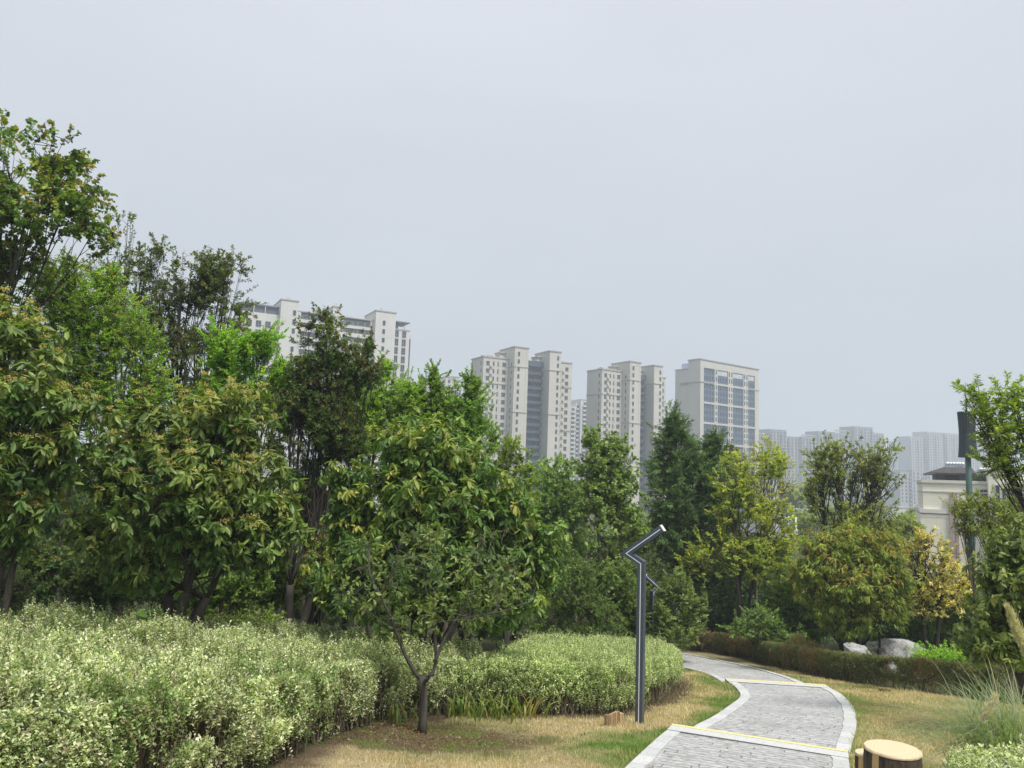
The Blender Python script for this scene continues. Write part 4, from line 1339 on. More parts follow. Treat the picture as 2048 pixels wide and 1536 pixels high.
def boulder(p, size, label, seed, rz=0.0):
    import bmesh
    r = np.random.default_rng(seed)
    bm = bmesh.new()
    bmesh.ops.create_icosphere(bm, subdivisions=5, radius=1)
    v = np.array([x.co[:] for x in bm.verts])
    f = np.array([[x.index for x in q.verts] for q in bm.faces])
    bm.free()
    s = 1 + .55 * (fbm(v[:, 0] * 1.3 + seed, v[:, 1] * 1.3, v[:, 2] * 1.3, seed) - .5)
    v = v * s[:, None]
    for k in range(16):                              # broken facets
        n = unit(r.normal(size=3)); dmax = r.uniform(.62, .9)
        over = np.clip(v @ n - dmax, 0, None)
        v = v - n * over[:, None] * .9
    v += unit(v) * ((fbm(v[:, 0] * 5, v[:, 1] * 5, v[:, 2] * 5, seed + 2) - .5) * .1)[:, None]
    c, sn = math.cos(rz), math.sin(rz)
    v = v * np.array(size)
    v = np.stack([v[:, 0] * c - v[:, 1] * sn, v[:, 0] * sn + v[:, 1] * c, v[:, 2]], 1) + p
    mb = MB(); mb.add(v, f, 0, None, False)
    return tag(mb.build('boulder', rockm, None, tuple(p)), label, 'boulder', 'pale boulders behind the low brown hedge')
boulder(at(1806, 1320, 25.0), (.95, .65, .74), 'largest pale jagged boulder right of the orange tipped tree', 3, -.25)
boulder(at(1712, 1322, 23.6), (.5, .42, .54), 'smaller pale boulder left of the orange tipped tree trunk', 5, .3)
boulder(at(1757, 1320, 25.2), (.5, .4, .7), 'low pale boulder between the tree trunk and the largest boulder', 8, .1)
q = np.array([5.55, 7.75, 0]); q[2] = float(tz(q[0], q[1])) + .5
boulder(q, (.4, .3, .45), 'pale boulder peeping over the corner hedge at the right edge', 9, .1)

# ================================================================== BUILDINGS
def wallmat(name, col, bw=1.2, bh=.75, mort=.045, dark=.86):
    m, nt, b = newmat(name)
    sp = N(nt, 'ShaderNodeSeparateXYZ'); nt.links.new(objvec(nt), sp.inputs[0])
    ad = N(nt, 'ShaderNodeMath', operation='ADD')
    nt.links.new(sp.outputs[0], ad.inputs[0]); nt.links.new(sp.outputs[1], ad.inputs[1])
    cb = N(nt, 'ShaderNodeCombineXYZ'); nt.links.new(ad.outputs[0], cb.inputs[0]); nt.links.new(sp.outputs[2], cb.inputs[1])
    br = N(nt, 'ShaderNodeTexBrick'); br.offset = 0
    c = np.array(col)
    for k, val in (('Scale', 1.0), ('Mortar Size', mort), ('Mortar Smooth', .4), ('Brick Width', bw), ('Row Height', bh)):
        br.inputs[k].default_value = val
    br.inputs['Color1'].default_value = (*c, 1)
    br.inputs['Color2'].default_value = (*(c * .96), 1)
    br.inputs['Mortar'].default_value = (*(c * dark), 1)
    nt.links.new(cb.outputs[0], br.inputs['Vector'])
    nz = tex_noise(nt, .12, 5, .6, objvec(nt))
    nt.links.new(mix(nt, 1.0, br.outputs['Color'], ramp(nt, nz, [(.3, (.92, .92, .91)), (.7, (1.03, 1.03, 1.03))]), 'MULTIPLY'), b.inputs['Base Color'])
    b.inputs['Roughness'].default_value = .8
    return m

WALL_A = wallmat('beige_stone_panels', (.50, .485, .445))
WALL_W = wallmat('white_wall', (.55, .55, .54), 1.5, .9)
WALL_C = wallmat('cream_panels', (.74, .72, .61), .9, .45, .012, .8)
WALL_F = wallmat('grey_beige_wall', (.235, .24, .25), 3, 3, .08, .9)
WALL_M = wallmat('mid_grey_wall', (.34, .345, .355), 3, 3, .08, .9)
TRIM = simple('pale_trim', (.60, .58, .54), .8, .05, 2)
TRIM_D = simple('weathered_trim', (.36, .345, .32), .8, .1, 2)
DARKP = simple('slate_panel', (.06, .08, .11), .55, .15, .8)
DARKR = simple('dark_roof_tile', (.05, .047, .05), .8, .25, 2)
FRAME = simple('window_frame', (.3, .31, .32), .5, .05)
STEEL = simple('roof_steel', (.2, .22, .24), .5, .1)
gl, nt, b = newmat('window_glass')
nz = tex_noise(nt, .5, 2, .5, objvec(nt))
b.inputs['Base Color'].default_value = (.035, .045, .06, 1)
b.inputs['Roughness'].default_value = .12
b.inputs['Specular IOR Level'].default_value = .5
GLASS = gl

winmesh = {}
def window_mesh(w, h, frame=True, ft=.07, mats=None, mull=True):
    key = (round(w, 2), round(h, 2), frame, mull)
    if key not in winmesh:
        mb = MB()
        mb.box(-w / 2, w / 2, -.05, .10, 0, h, 0)
        if frame:
            mb.box(-w / 2 - ft, -w / 2, -.12, .10, -ft, h + ft, 1)
            mb.box(w / 2, w / 2 + ft, -.12, .10, -ft, h + ft, 1)
            mb.box(-w / 2, w / 2, -.12, .10, -ft, 0, 1)
            mb.box(-w / 2, w / 2, -.12, .10, h, h + ft, 1)
            if mull and w > 1.0:
                mb.box(-.035, .035, -.09, -.052, 0, h, 1)
                mb.box(-w / 2, -.035, -.09, -.052, h * .3, h * .3 + .06, 1)
                mb.box(.035, w / 2, -.09, -.052, h * .3, h * .3 + .06, 1)
        winmesh[key] = mb.mesh('window', [GLASS, FRAME])
    return winmesh[key]

class Bld:
    def __init__(self, name, label, px, py, Y, D, cat='building', group=None, base=None):
        d = ray(px, py); d = d / d[1]
        self.P = np.array([d[0] * Y, Y])
        D = np.array(D, float); self.D = D / np.linalg.norm(D)
        self.Nn = np.array([-self.D[1], self.D[0]])
        self.base = float(tz(*self.P)) - .5 if base is None else base
        self.rz = math.atan2(self.D[1], self.D[0])
        self.root = empty(name, (self.P[0], self.P[1], self.base), label, cat, group, self.rz)
        self.nwin = 0
        self.rest = None

    def U(self, px, py, v=0.0):
        d = ray(px, py)[:2]
        A = np.array([[d[0], -self.D[0]], [d[1], -self.D[1]]])
        return float(np.linalg.solve(A, self.P + v * self.Nn)[1])

    def V(self, px, py, u=0.0):
        d = ray(px, py)[:2]
        A = np.array([[d[0], -self.Nn[0]], [d[1], -self.Nn[1]]])
        return float(np.linalg.solve(A, self.P + u * self.D)[1])

    def Z(self, px, py, u=0.0, v=0.0):
        W = self.P + u * self.D + v * self.Nn
        d = ray(px, py)
        t = (W @ d[:2]) / (d[:2] @ d[:2])
        return EYE + t * d[2] - self.base

    def build(self, name, mb, mats):
        return mb.build(name, mats, self.root)

    def window(self, u, v, z, w, h, face=0, **k):
        """face 0: front (looks -v); 1: left face (looks -u)"""
        me = window_mesh(w, h, **k)
        rz = 0 if face == 0 else -math.pi / 2
        if self.nwin < 100:
            o = bpy.data.objects.new('window', me)
            COL.objects.link(o)
            o.parent = self.root
            o.location = (u, v, z)
            o.rotation_euler = (0, 0, rz)
        else:
            if self.rest is None:
                self.rest = []
            self.rest.append((me, u, v, z, rz))
        self.nwin += 1

    def finish(self):
        if not self.rest:
            return
        V, Fc, Mi, n = [], [], [], 0
        cache = {}
        for me, u, v, z, rz in self.rest:
            if me.name not in cache:
                co = np.zeros(len(me.vertices) * 3); me.vertices.foreach_get('co', co)
                ix = np.zeros(len(me.loops), np.int32); me.loops.foreach_get('vertex_index', ix)
                mi = np.zeros(len(me.polygons), np.int32); me.polygons.foreach_get('material_index', mi)
                cache[me.name] = (co.reshape(-1, 3), ix.reshape(-1, 4), mi)
            co, ix, mi = cache[me.name]
            c, s = math.cos(rz), math.sin(rz)
            V.append(np.stack([co[:, 0] * c - co[:, 1] * s + u, co[:, 0] * s + co[:, 1] * c + v, co[:, 2] + z], 1))
            Fc.append(ix + n); Mi.append(mi); n += len(co)
        mb = MB()
        V = np.concatenate(V); Fc = np.concatenate(Fc); Mi = np.concatenate(Mi)
        mb.v.append(V); mb.c.append(np.ones((len(V), 3))); mb.n = len(V)
        for k in (0, 1):
            mb.f.append((Fc[Mi == k], k, False))
        self.build('window_array', mb, [GLASS, FRAME])['kind'] = 'stuff'

def cap(mb, u0, u1, v0, v1, z, mat=1, h=.5, o=.25):
    """coping that stands a little proud of a block"""
    mb.box(u0 - o, u1 + o, v0 - o, v1 + o, z, z + h, mat)

def beige_tower(label, Y, D, q, fl, seed, detail=True):
    """q: photo columns (corner, left end, wing right, towerA corner/right, tower B left/corner/right, right end) and rows of the tops"""
    r = np.random.default_rng(seed)
    ym = 850
    b = Bld('apartment_tower', label, q['c'], ym, Y, D, group='beige residential towers beyond the trees')
    va = -5.0
    vL = b.V(q['l'], ym, 0)
    uA0 = b.U(q['a0'], ym, va); uA1 = b.U(q['a1'], ym, va)
    uB0 = b.U(q['b0'], ym, va + 1); uB1 = b.U(q['b1'], ym, va + 1)
    uR = b.U(q['r'], ym, 0)
    zW = b.Z(q['c'], q['tw']); zA = b.Z(q['a0'], q['ta'], uA0, va); zB = b.Z(q['b0'], q['tb'], uB0, va + 1)
    zR = b.Z(q['r'], q['tr'], uR, 0); zM = b.Z(q['a1'], q['tm'], uA1, 1.2)
    dep = vL
    w = MB()
    w.box(0, uA0 + .5, 0, dep, 0, zW); cap(w, 0, uA0 - .3, 0, dep, zW)
    w.box(uA0, uA1, va, dep - 3, 0, zA); cap(w, uA0, uA1, va, dep - 3, zA)
    w.box(uA0 - 2.6, uA0 - .01, 3, dep - 4, zW + .5, zA - 1.6); cap(w, uA0 - 2.8, uA0 - .3, 2.6, dep - 4, zA - 1.6, 1, .35, .2)
    w.box(uB0, uB1, va + 1, dep - 3, 0, zB); cap(w, uB0, uB1, va + 1, dep - 3, zB)
    w.box(uB0 - 2.2, uB0 - .01, 3, dep - 4, zR, zB - 1.8); cap(w, uB0 - 2.4, uB0 - .3, 2.6, dep - 4, zB - 1.8, 1, .35, .2)
    w.box(uB1 - .5, uR, .02, dep, 0, zR); cap(w, uB1 + .3, uR, .02, dep, zR)
    # string courses
    for k in (3, 9, 15):
        z = zW - 1.0 - fl * k - .3
        w.box(-.22, uA0 - .3, -.22, dep + .2, z, z + .32, 1)
        w.box(uB1 + .3, uR + .22, -.2, dep, zR - 1.0 - fl * k - .3, zR - 1.0 - fl * k + .02, 1)
    for k in (2, 8, 14):
        z = zA - fl * (k + .6)
        w.box(uA0 - .22, uA1 + .22, va - .22, dep - 4, z, z + .32, 1)
        z = zB - fl * (k + .6)
        w.box(uB0 - .22, uB1 + .22, va + .78, dep - 4, z, z + .32, 1)
    # pilasters
    for u in (.9, uA0 * .26, uA0 * .62):
        w.box(u - .25, u + .25, -.1, .3, 0, zW - .2, 0)
    for u in (uA0 + .9, uA1 - .9):
        w.box(u - .2, u + .2, va - .1, va + .3, 0, zA - .2, 0)
    b.build('wall', w, [WALL_A, TRIM_D])
    # balcony bay between the two stair towers
    m = MB()
    v0 = 1.2
    m.box(uA1 + .01, uB0 - .01, v0 + 1.5, dep - 3.5, 0, zM - .2, 0)
    nf = int((zM + 2) / fl)
    m.box(uA1 + .01, uB0 - .01, v0 - .2, v0 + 1.5, zM - 2.2, zM, 0)
    for k in range(nf):
        z = zM - 2.4 - fl * (k + 1)
        m.box(uA1 + .01, uB0 - .01, v0 - .3, v0 + 1.5, z - .22, z + .02, 1)
        m.box(uA1 + .01, uB0 - .01, v0 - .05, v0 + .05, z + .02, z + 1.0, 0)
    b.build('balcony', m, [DARKP, simple('slate_slab', (.05, .065, .085), .6)])
    for k in range(min(nf, 17)):
        z = zM - 2.4 - fl * (k + 1)
        for uu, ww in ((.3, 1.6), (.62, .8), (.82, 1.1)):
            b.window(uA1 + (uB0 - uA1) * uu, v0 + 1.5, z + .9, ww, 1.5)
    # windows, top floors first
    for k in range(17):
        zw = zW - 1.0 - fl * (k + 1) + 1.0
        for uu, ww in ((.18, 1.5), (.40, .6), (.60, 1.0), (.82, 1.5)):
            b.window(uA0 * uu, 0, zw, ww, 1.55)
        b.window(0, dep * .17, zw, .6, 1.5, 1)
        b.window(uA0, va * .5, zw - .1, .6, 1.5, 1)
        za = zA - fl * (k + 1) - .3
        b.window(uA0 + (uA1 - uA0) * .30, va, za, .85, 1.6)
        zb = zB - fl * (k + 1) - .3
        b.window(uB0 + (uB1 - uB0) * .72, va + 1, zb, .8, 1.6)
        zr = zR - 1.0 - fl * (k + 1) + .7
        b.window(uB1 + (uR - uB1) * .28, .02, zr, .6, 1.5)
        b.window(uB1 + (uR - uB1) * .68, .02, zr, 1.4, 1.5)
    ac = MB()
    for k in range(17):
        zw = zW - 1.0 - fl * (k + 1) + .55
        ac.box(uA0 * .29 - .6, uA0 * .29 + .6, -.75, -.12, zw - .15, zw, 0)
        ac.box(uA0 * .29 - .45, uA0 * .29 + .4, -.6, -.15, zw, zw + .6, 1)
        zr = zR - 1.0 - fl * (k + 1) + .25
        ac.box(uB1 + (uR - uB1) * .46 - .55, uB1 + (uR - uB1) * .46 + .55, -.75, -.1, zr - .15, zr, 0)
        ac.box(uB1 + (uR - uB1) * .46 - .4, uB1 + (uR - uB1) * .46 + .4, -.6, -.13, zr, zr + .6, 1)
    o = b.build('air_conditioner', ac, [TRIM, simple('ac_casing', (.5, .47, .36), .6)])
    o['kind'] = 'stuff'
    # clutter on the roof
    rf = MB()
    for k in range(11):
        u = uA0 * (.08 + .078 * k)
        h = r.uniform(.4, 1.2)
        rf.box(u, u + r.uniform(.3, 1.2), dep * .3, dep * .3 + 1, zW + .5, zW + .5 + h)
    for k in range(3):
        u = uA1 + (uB0 - uA1) * (.2 + .25 * k)
        rf.box(u, u + .9, v0 + 3, v0 + 4, zM - .2, zM + r.uniform(.4, .9))
        u = uB1 + (uR - uB1) * (.2 + .25 * k)
        rf.box(u, u + .5, dep * .3, dep * .3 + .6, zR + .5, zR + .8 + r.uniform(.1, .6))
    b.build('rooftop_equipment', rf, TRIM_D)
    b.finish()
    return b

beige_tower('nearest beige stone tower with a dark slate balcony strip, left of two alike', 300, (.885, .466),
            dict(c=962, l=938, a0=1024.8, a1=1052.7, b0=1095.9, b1=1118.8, r=1141, tw=713.5, ta=694, tb=702.5, tr=727.6, tm=719.6), 3.0, 1)
beige_tower('second beige stone tower with a slate balcony strip, beside the wide glazed block', 318, (.84, .54),
            dict(c=1202, l=1172, a0=1258.4, a1=1280.4, b0=1307, b1=1324, r=1330, tw=739, ta=723.4, tb=731.5, tr=757, tm=747), 3.0, 2)

# ---- long white apartment block on the left
def white_block():
    ym = 700
    D = (.885, .466)
    b = Bld('apartment_block', 'long white apartment block with wide balcony bands and three stair towers', 748, ym, 262, D)
    fl = 3.02
    # stair tower c is the reference block; v=0 is its front
    u1 = b.U(788.6, ym)
    zc = b.Z(757, 622)
    vC = 13
    w = MB()
    w.box(0, u1, 0, vC, 0, zc); cap(w, 0, u1, 0, vC, zc, 1, .4, .2)
    uR = b.U(817.5, ym, 1.5)
    zr = b.Z(790, 659, u1, 1.5)
    w.box(u1 - .5, uR, 1.5, vC + 1, 0, zr); cap(w, u1 + .3, uR, 1.5, vC + 1, zr, 1, .4, .15)
    uR2 = b.U(820.5, ym, 4)
    w.box(uR, uR2, 4, vC, 0, zr - .8)
    # balcony facade between towers
    ub0 = b.U(677.8, ym, 0); zf = b.Z(700, 637, b.U(700, ym, 3), 3)
    vF = 2.5
    ua1 = b.U(590.8, ym, 0); ua0 = b.U(556, ym, 0); ub1 = b.U(662, ym, 0)
    za = b.Z(560, 599, ua0, 0); zb = b.Z(670, 614.5, ub1, 1)
    w.box(ua0, ua1, 0, vC, 0, za); cap(w, ua0, ua1, 0, vC, za, 1, .4, .2)
    w.box(ub1, ub0, .6, vC, 0, zb); cap(w, ub1, ub0, .6, vC, zb, 1, .4, .2)
    uL = b.U(470, ym, 2.5)
    zl = b.Z(540, 628, b.U(540, ym, 2.5), 2.5)
    w.box(uL, ua0 + .5, 2.5, vC, 0, zl)
    nf = 20
    rec = MB()
    for (s0, s1) in ((ua1, ub1), (ub0, 0)):
        w.box(s0 + .01, s1 - .01, vF + 2.2, vC, 0, zf - .1)
        w.box(s0 + .01, s1 - .01, vF - .1, vC, zf, zf + .35, 1)
        w.box(s0 + .01, s0 + 1.6, vF - .02, vF + 2.2, 0, zf - .02)
        w.box(s1 - 1.0, s1 - .01, vF - .02, vF + 2.2, 0, zf - .02)
        for k in range(nf):
            z = zf - fl * (k + 1)
            w.box(s0 + 1.6, s1 - 1.0, vF, vF + .15, z - .45, z + .95 if k else z + .6)
            w.box(s0 + 1.6, s1 - 1.0, vF + .15, vF + 2.2, z - .25, z)
    b.build('wall', w, [WALL_W, TRIM_D])
    gmat = simple('balcony_recess', (.13, .15, .17), .3, .3, .6)
    for (s0, s1) in ((ua1, ub1), (ub0, 0)):
        gz = MB()
        for k in range(nf):
            z = zf - fl * (k + 1)
            gz.box(s0 + 1.7, s1 - 1.1, vF + .5, vF + .56, z + .02, z + 2.3, 0)
        b.build('balcony_glazing', gz, gmat)
    for k in range(14):
        for (s0, s1) in ((ub0, 0), (ua1, ub1)):
            z = zf - fl * (k + 1)
            for uu, ww in ((.3, 2.2), (.5, 1.2), (.66, 2.0), (.84, 1.2)):
                b.window(s0 + (s1 - s0) * uu, vF + .45, z + 1.02, ww, .95, mull=False)
        zt = zc - 1.6 - fl * (k + 1)
        b.window(u1 * .42, 0, zt, .9, 1.5)
        b.window(ua0 + (ua1 - ua0) * .80, 0, za - 1.6 - fl * (k + 1), .9, 1.6)
    for k in range(16):
        z = zr - fl * (k + 1) + .55
        for px in (791.5, 806.5):
            u = b.U(px, ym, 1.5)
            b.window(u, 1.5, z, 1.35, 2.3)
    for k in range(12):
        z = zl - 1.6 - fl * (k + 1)
        for px in (494, 513, 532):
            b.window(b.U(px, ym, 2.5), 2.5, z, 1.6, 2.0)
    # roof rooms, pergola
    p = MB()
    us = b.U(812, ym, 1.5)
    p.box(u1 + .2, us + 1.4, 2.4, vC - 2, zr + 3.1, zr + 3.4, 0)
    p.box(u1 + .2, u1 + 2.3, 4, vC - 3, zr + .4, zr + 3.1, 1)
    p.box(us - .6, us - .4, 3, 3.2, zr + .4, zr + 3.1, 0)
    b.build('penthouse', p, [STEEL, DARKP, TRIM])
    p = MB()
    p.box(uL, ua0 - .05, 3.4, vC - 2, zl, zl + 2.5, 1)
    p.box(uL, ua0 - .05, 2.7, vC - 1, zl + 2.5, zl + 2.9, 0)
    for px in (502, 525):
        u = b.U(px, ym, 2.5)
        p.box(u - .1, u + .1, 2.8, 3.0, zl, zl + 2.5, 2)
    b.build('roof_terrace', p, [STEEL, DARKP, TRIM])
    a = MB()
    for (u, z) in ((ua0 + 2.2, za), (ua0 + 2.9, za), (ub1 + 1.0, zb), (ub1 + 1.6, zb), (2.4, zc), (2.9, zc)):
        a.box(u, u + .16, 3, 3.16, z + .3, z + 1.9)
    a.box(ua1 - 2.6, ua1 - .8, 3, 4.4, za + .3, za + 1.0)
    b.build('rooftop_vent', a, TRIM_D)
    s = MB()
    s.box(uR + .25, uR2 - .1, 3.9, 4.0, 2, zr - 2.2)
    b.build('glazed_strip', s, DARKP)
    b.finish()
white_block()

# ---- wide glazed block on the right
def glazed_block():
    ym = 850
    b = Bld('office_block', 'wide beige block with four bays of blue glazing facing right', 1400.3, ym, 355, (.80, .60))
    zt = b.Z(1400.3, 718.5)
    uE = b.U(1517.6, ym)
    v1 = b.V(1376, ym); v2 = b.V(1348, ym)
    zl = b.Z(1350, 741, 0, v2)
    w = MB()
    zs = zt
    X = lambda zx: b.U(1330 + zx * .0977, ym)
    bays = [(X(792), X(1015)), (X(1077), X(1293)), (X(1392), X(1608)), (X(1702), X(1842))]
    piers = [(0, bays[0][0]), (bays[0][1], bays[1][0]), (bays[1][1], bays[2][0]), (bays[2][1], bays[3][0]), (bays[3][1], uE)]
    w.box(0, uE, .8, v1, 0, zs)
    cap(w, 0, uE, 0, v1, zs, 1, .45, .35)
    w.box(0, uE, 0, .8, zs - 3.6, zs)
    w.box(0, .9 * bays[0][0], 0, .8, 0, zs - 3.6)
    w.box(.9 * bays[0][0], bays[0][0], .0, .8, 0, zs - 3.6)
    for a_, c_ in piers[1:]:
        w.box(a_, c_, 0, .8, 0, zs - 3.6)
    w.box(.6, uE - 4, v1, v2, 0, zl); cap(w, .6, uE - 4, v1 + .3, v2, zl, 1, .45, .3)
    fl = 3.15
    zb0 = zs - 3.6
    # horizontal bands
    bands = []
    z = zb0 - fl * 2 - .2
    while z > 0:
        bands.append(z)
        z -= fl * 3.0
    for z in bands:
        for a_, c_ in bays:
            w.box(a_ + .01, c_ - .01, .05, .8, z - .9, z)
    for z in (bands[0] - .1,):
        w.box(-.3, bays[0][1] - .5, -.25, v2 * .8, z - .45, z + .1, 1)
        w.box(bays[3][0], uE + .3, -.25, .3, z - .45, z + .1, 1)
    b.build('wall', w, [WALL_A, TRIM_D])
    g = MB()
    zg_ = zb0
    for i, (a_, c_) in enumerate(bays):
        g.box(a_ + .02, c_ - .02, .42, .78, 0, zb0 - .02, 0)
    BLUEP = simple('blue_grey_panel', (.075, .105, .165), .45, .12, .5)
    b.build('glazing_panel', g, [BLUEP])
    levels = []
    prev = zb0
    for z in bands:
        n = 2 if prev == zb0 else 3
        top = prev
        h = (top - z) / n
        for k in range(n):
            levels.append((top - h * (k + 1) + h * .28, h * .58))
        prev = z - .9
    for zi, (z, h) in enumerate(levels[:14]):
        for i, (a_, c_) in enumerate(bays):
            n = 4 if i < 3 else 3
            for k in range(n):
                u = a_ + (c_ - a_) * ((k + .5) / n)
                if zi == 0 and i in (1, 2, 3):
                    continue
                b.window(u, .42, z, .9 if i < 3 else .85, h, frame=False)
        for (a_, c_), nn in ((piers[1], 1), (piers[2], 2), (piers[3], 2)):
            for k in range(nn):
                b.window(a_ + (c_ - a_) * ((k + .5) / nn), 0, z - .1, .8, h + .35, frame=False)
    t = MB()
    z, h = levels[0]
    for i in (1, 2, 3):
        a_, c_ = bays[i]
        t.box(a_ + .3, c_ - .3, .36, .42, z - .2, z + h + .25, 0)
        t.box(a_ + (c_ - a_) * .45, a_ + (c_ - a_) * .52, .3, .36, z - .2, z + h + .25, 1)
        t.box(a_ + (c_ - a_) * .55, c_ - .6, .3, .36, z + h * .55, z + h * .9, 1)
    b.build('sky_terrace', t, [simple('painted_sky_glass', (.42, .47, .5), .3), TRIM])  # opaque pale panels: the sky seen through the open frames is painted in
    rf = MB()
    rf.box(1.5, 9, v1 + 1, v2 * .8, zl + .45, zl + 3.0)
    b.build('roof_sign_frame', rf, simple('pale_blue_panel', (.45, .52, .68), .6))
    b.finish()
glazed_block()

# ---- simpler towers farther off
def far_tower(label, Y, px0, px1, blocks, wall, seed, D=(.93, .36), fl=3.0, wcols=8, wins=True, name='apartment_tower', group='hazy residential towers on the skyline', base=None, pergola=()):
    """blocks: (px0, px1, top py, v offset)"""
    ym = 880
    b = Bld(name, label, px0, ym, Y, D, group=group, base=base)
    w, bal = MB(), MB()
    ends_ = [(b.U(q_[0], ym, q_[3]), b.U(q_[1], ym, q_[3]), b.Z((q_[0] + q_[1]) / 2, q_[2], b.U(q_[0], ym, q_[3]), q_[3])) for q_ in blocks]
    if len(blocks) > 1:
        w.box(min(e[0] for e in ends_) + .4, max(e[1] for e in ends_) - .4, 6, 15.6, 0, min(e[2] for e in ends_) - 1.5)
    for (a_, c_, tp, vo) in blocks:
        u0, u1 = b.U(a_, ym, vo), b.U(c_, ym, vo)
        z = b.Z((a_ + c_) / 2, tp, (u0 + u1) / 2, vo)
        w.box(u0, u1, vo, 16, 0, z)
        w.box(u0 - .25, u1 + .25, vo - .25, 16.2, z, z + .5, 1)
        if wins:
            n = max(1, int((u1 - u0) / 3.6))
            for k in range(int(min(z / fl - 1, 16))):
                for j in range(n):
                    ww = (2.3, 1.5)[(j + seed) % 2]
                    b.window(u0 + (u1 - u0) * (j + .5) / n, vo, z - fl * (k + 1) - .6, ww, 2.0, frame=False)
            for j in range(n):
                if (j + seed) % 3 == 0:
                    uc = u0 + (u1 - u0) * (j + .5) / n
                    for k in range(17):
                        zz = z - fl * (k + 1) - .9
                        w.box(uc - 1.7, uc + 1.7, vo - 1.3, vo + .05, zz - .9, zz + .15, 0)
                elif (j + seed) % 3 == 1:
                    uc = u0 + (u1 - u0) * (j + 1) / n
                    w.box(uc - .35, uc + .35, vo - .08, vo - .02, 0, z - 1.2, 1)
    for (a_, c_, tp, vo) in pergola:
        u0, u1 = b.U(a_, ym, vo), b.U(c_, ym, vo)
        z = b.Z((a_ + c_) / 2, tp, (u0 + u1) / 2, vo)
        w.box(u0, u1, vo + .2, vo + 4, z - .7, z, 1)
        n = max(2, int((u1 - u0) / 4))
        for j in range(n + 1):
            u = u0 + (u1 - u0 - .5) * j / n
            w.box(u, u + .5, vo + .3, vo + .8, z - 4.5, z - .7, 1)
    b.build('wall', w, [wall, TRIM_D])
    if bal.n:
        b.build('balcony', bal, wall)
    b.finish()
    return b
far_tower('beige tower showing only its top behind the lime elm, left of the nearest beige tower', 430, 818, 920,
          [(818, 851, 767, 0), (851, 886, 775, 3), (886, 914, 754, -2)], WALL_A, 1)
far_tower('pale tower filling the gap between the two beige towers', 520, 1139, 1175,
          [(1139, 1150, 811, 0), (1150, 1160, 806, 1), (1160, 1176, 800, -2)], WALL_W, 0)
far_tower('pale tower peeping out between the second beige tower and the wide glazed block', 520, 1326, 1352, [(1326, 1352, 808, 0)], WALL_W, 1)
far_tower('hazy grey tower with a taller lift core just right of the wide glazed block', 720, 1514, 1597,
          [(1514, 1540, 873, 0), (1539, 1573, 860, -3), (1573, 1596, 874, 0)], WALL_F, 0, pergola=[(1516, 1538, 866, 0)])
far_tower('broad hazy grey tower block with stepped roof and rooftop frames', 760, 1604, 1770,
          [(1604, 1638, 875, 0), (1638, 1671, 864, -3), (1671, 1709, 868, 0), (1709, 1746, 854.5, -4), (1746, 1768, 868, 0)], WALL_F, 1,
          pergola=[(1608, 1636, 870, 0), (1675, 1708, 861, 0), (1748, 1767, 865.5, 0)])
far_tower('faint pale tower with two lift cores behind the cream building', 900, 1818, 1930,
          [(1818, 1854, 874.5, 0), (1854, 1884, 865, -4), (1884, 1892, 876, 0), (1891, 1925, 868, -3), (1925, 1990, 884, 2)], WALL_M, 0)
far_tower('very faint tower left of the tower with two lift cores', 1250, 1793, 1818, [(1793, 1805, 882.5, 0), (1806, 1819, 883, 1)], WALL_F, 1)
far_tower('faint sliver of a tower between the two grey hazy towers', 1250, 1597, 1606, [(1596, 1606, 886, 0)], WALL_F, 0)
far_tower('hazy mid rise block in front of the faint towers', 640, 1798, 1850,
          [(1798, 1822, 945, 0), (1822, 1838, 941, -2), (1838, 1852, 944, 0)], WALL_M, 1, name='apartment_block')
far_tower('low white flat roofed building behind the yellow green tree', 210, 1535, 1594, [(1535, 1594, 1003, 0)], WALL_W, 0, D=(.99, .1), wins=False, name='low_building', group=None)
far_tower('low pale long building seen under the faint towers', 420, 1782, 1822, [(1782, 1822, 1016, 0)], WALL_W, 0, D=(.99, .1), wins=False, name='low_building', group=None)

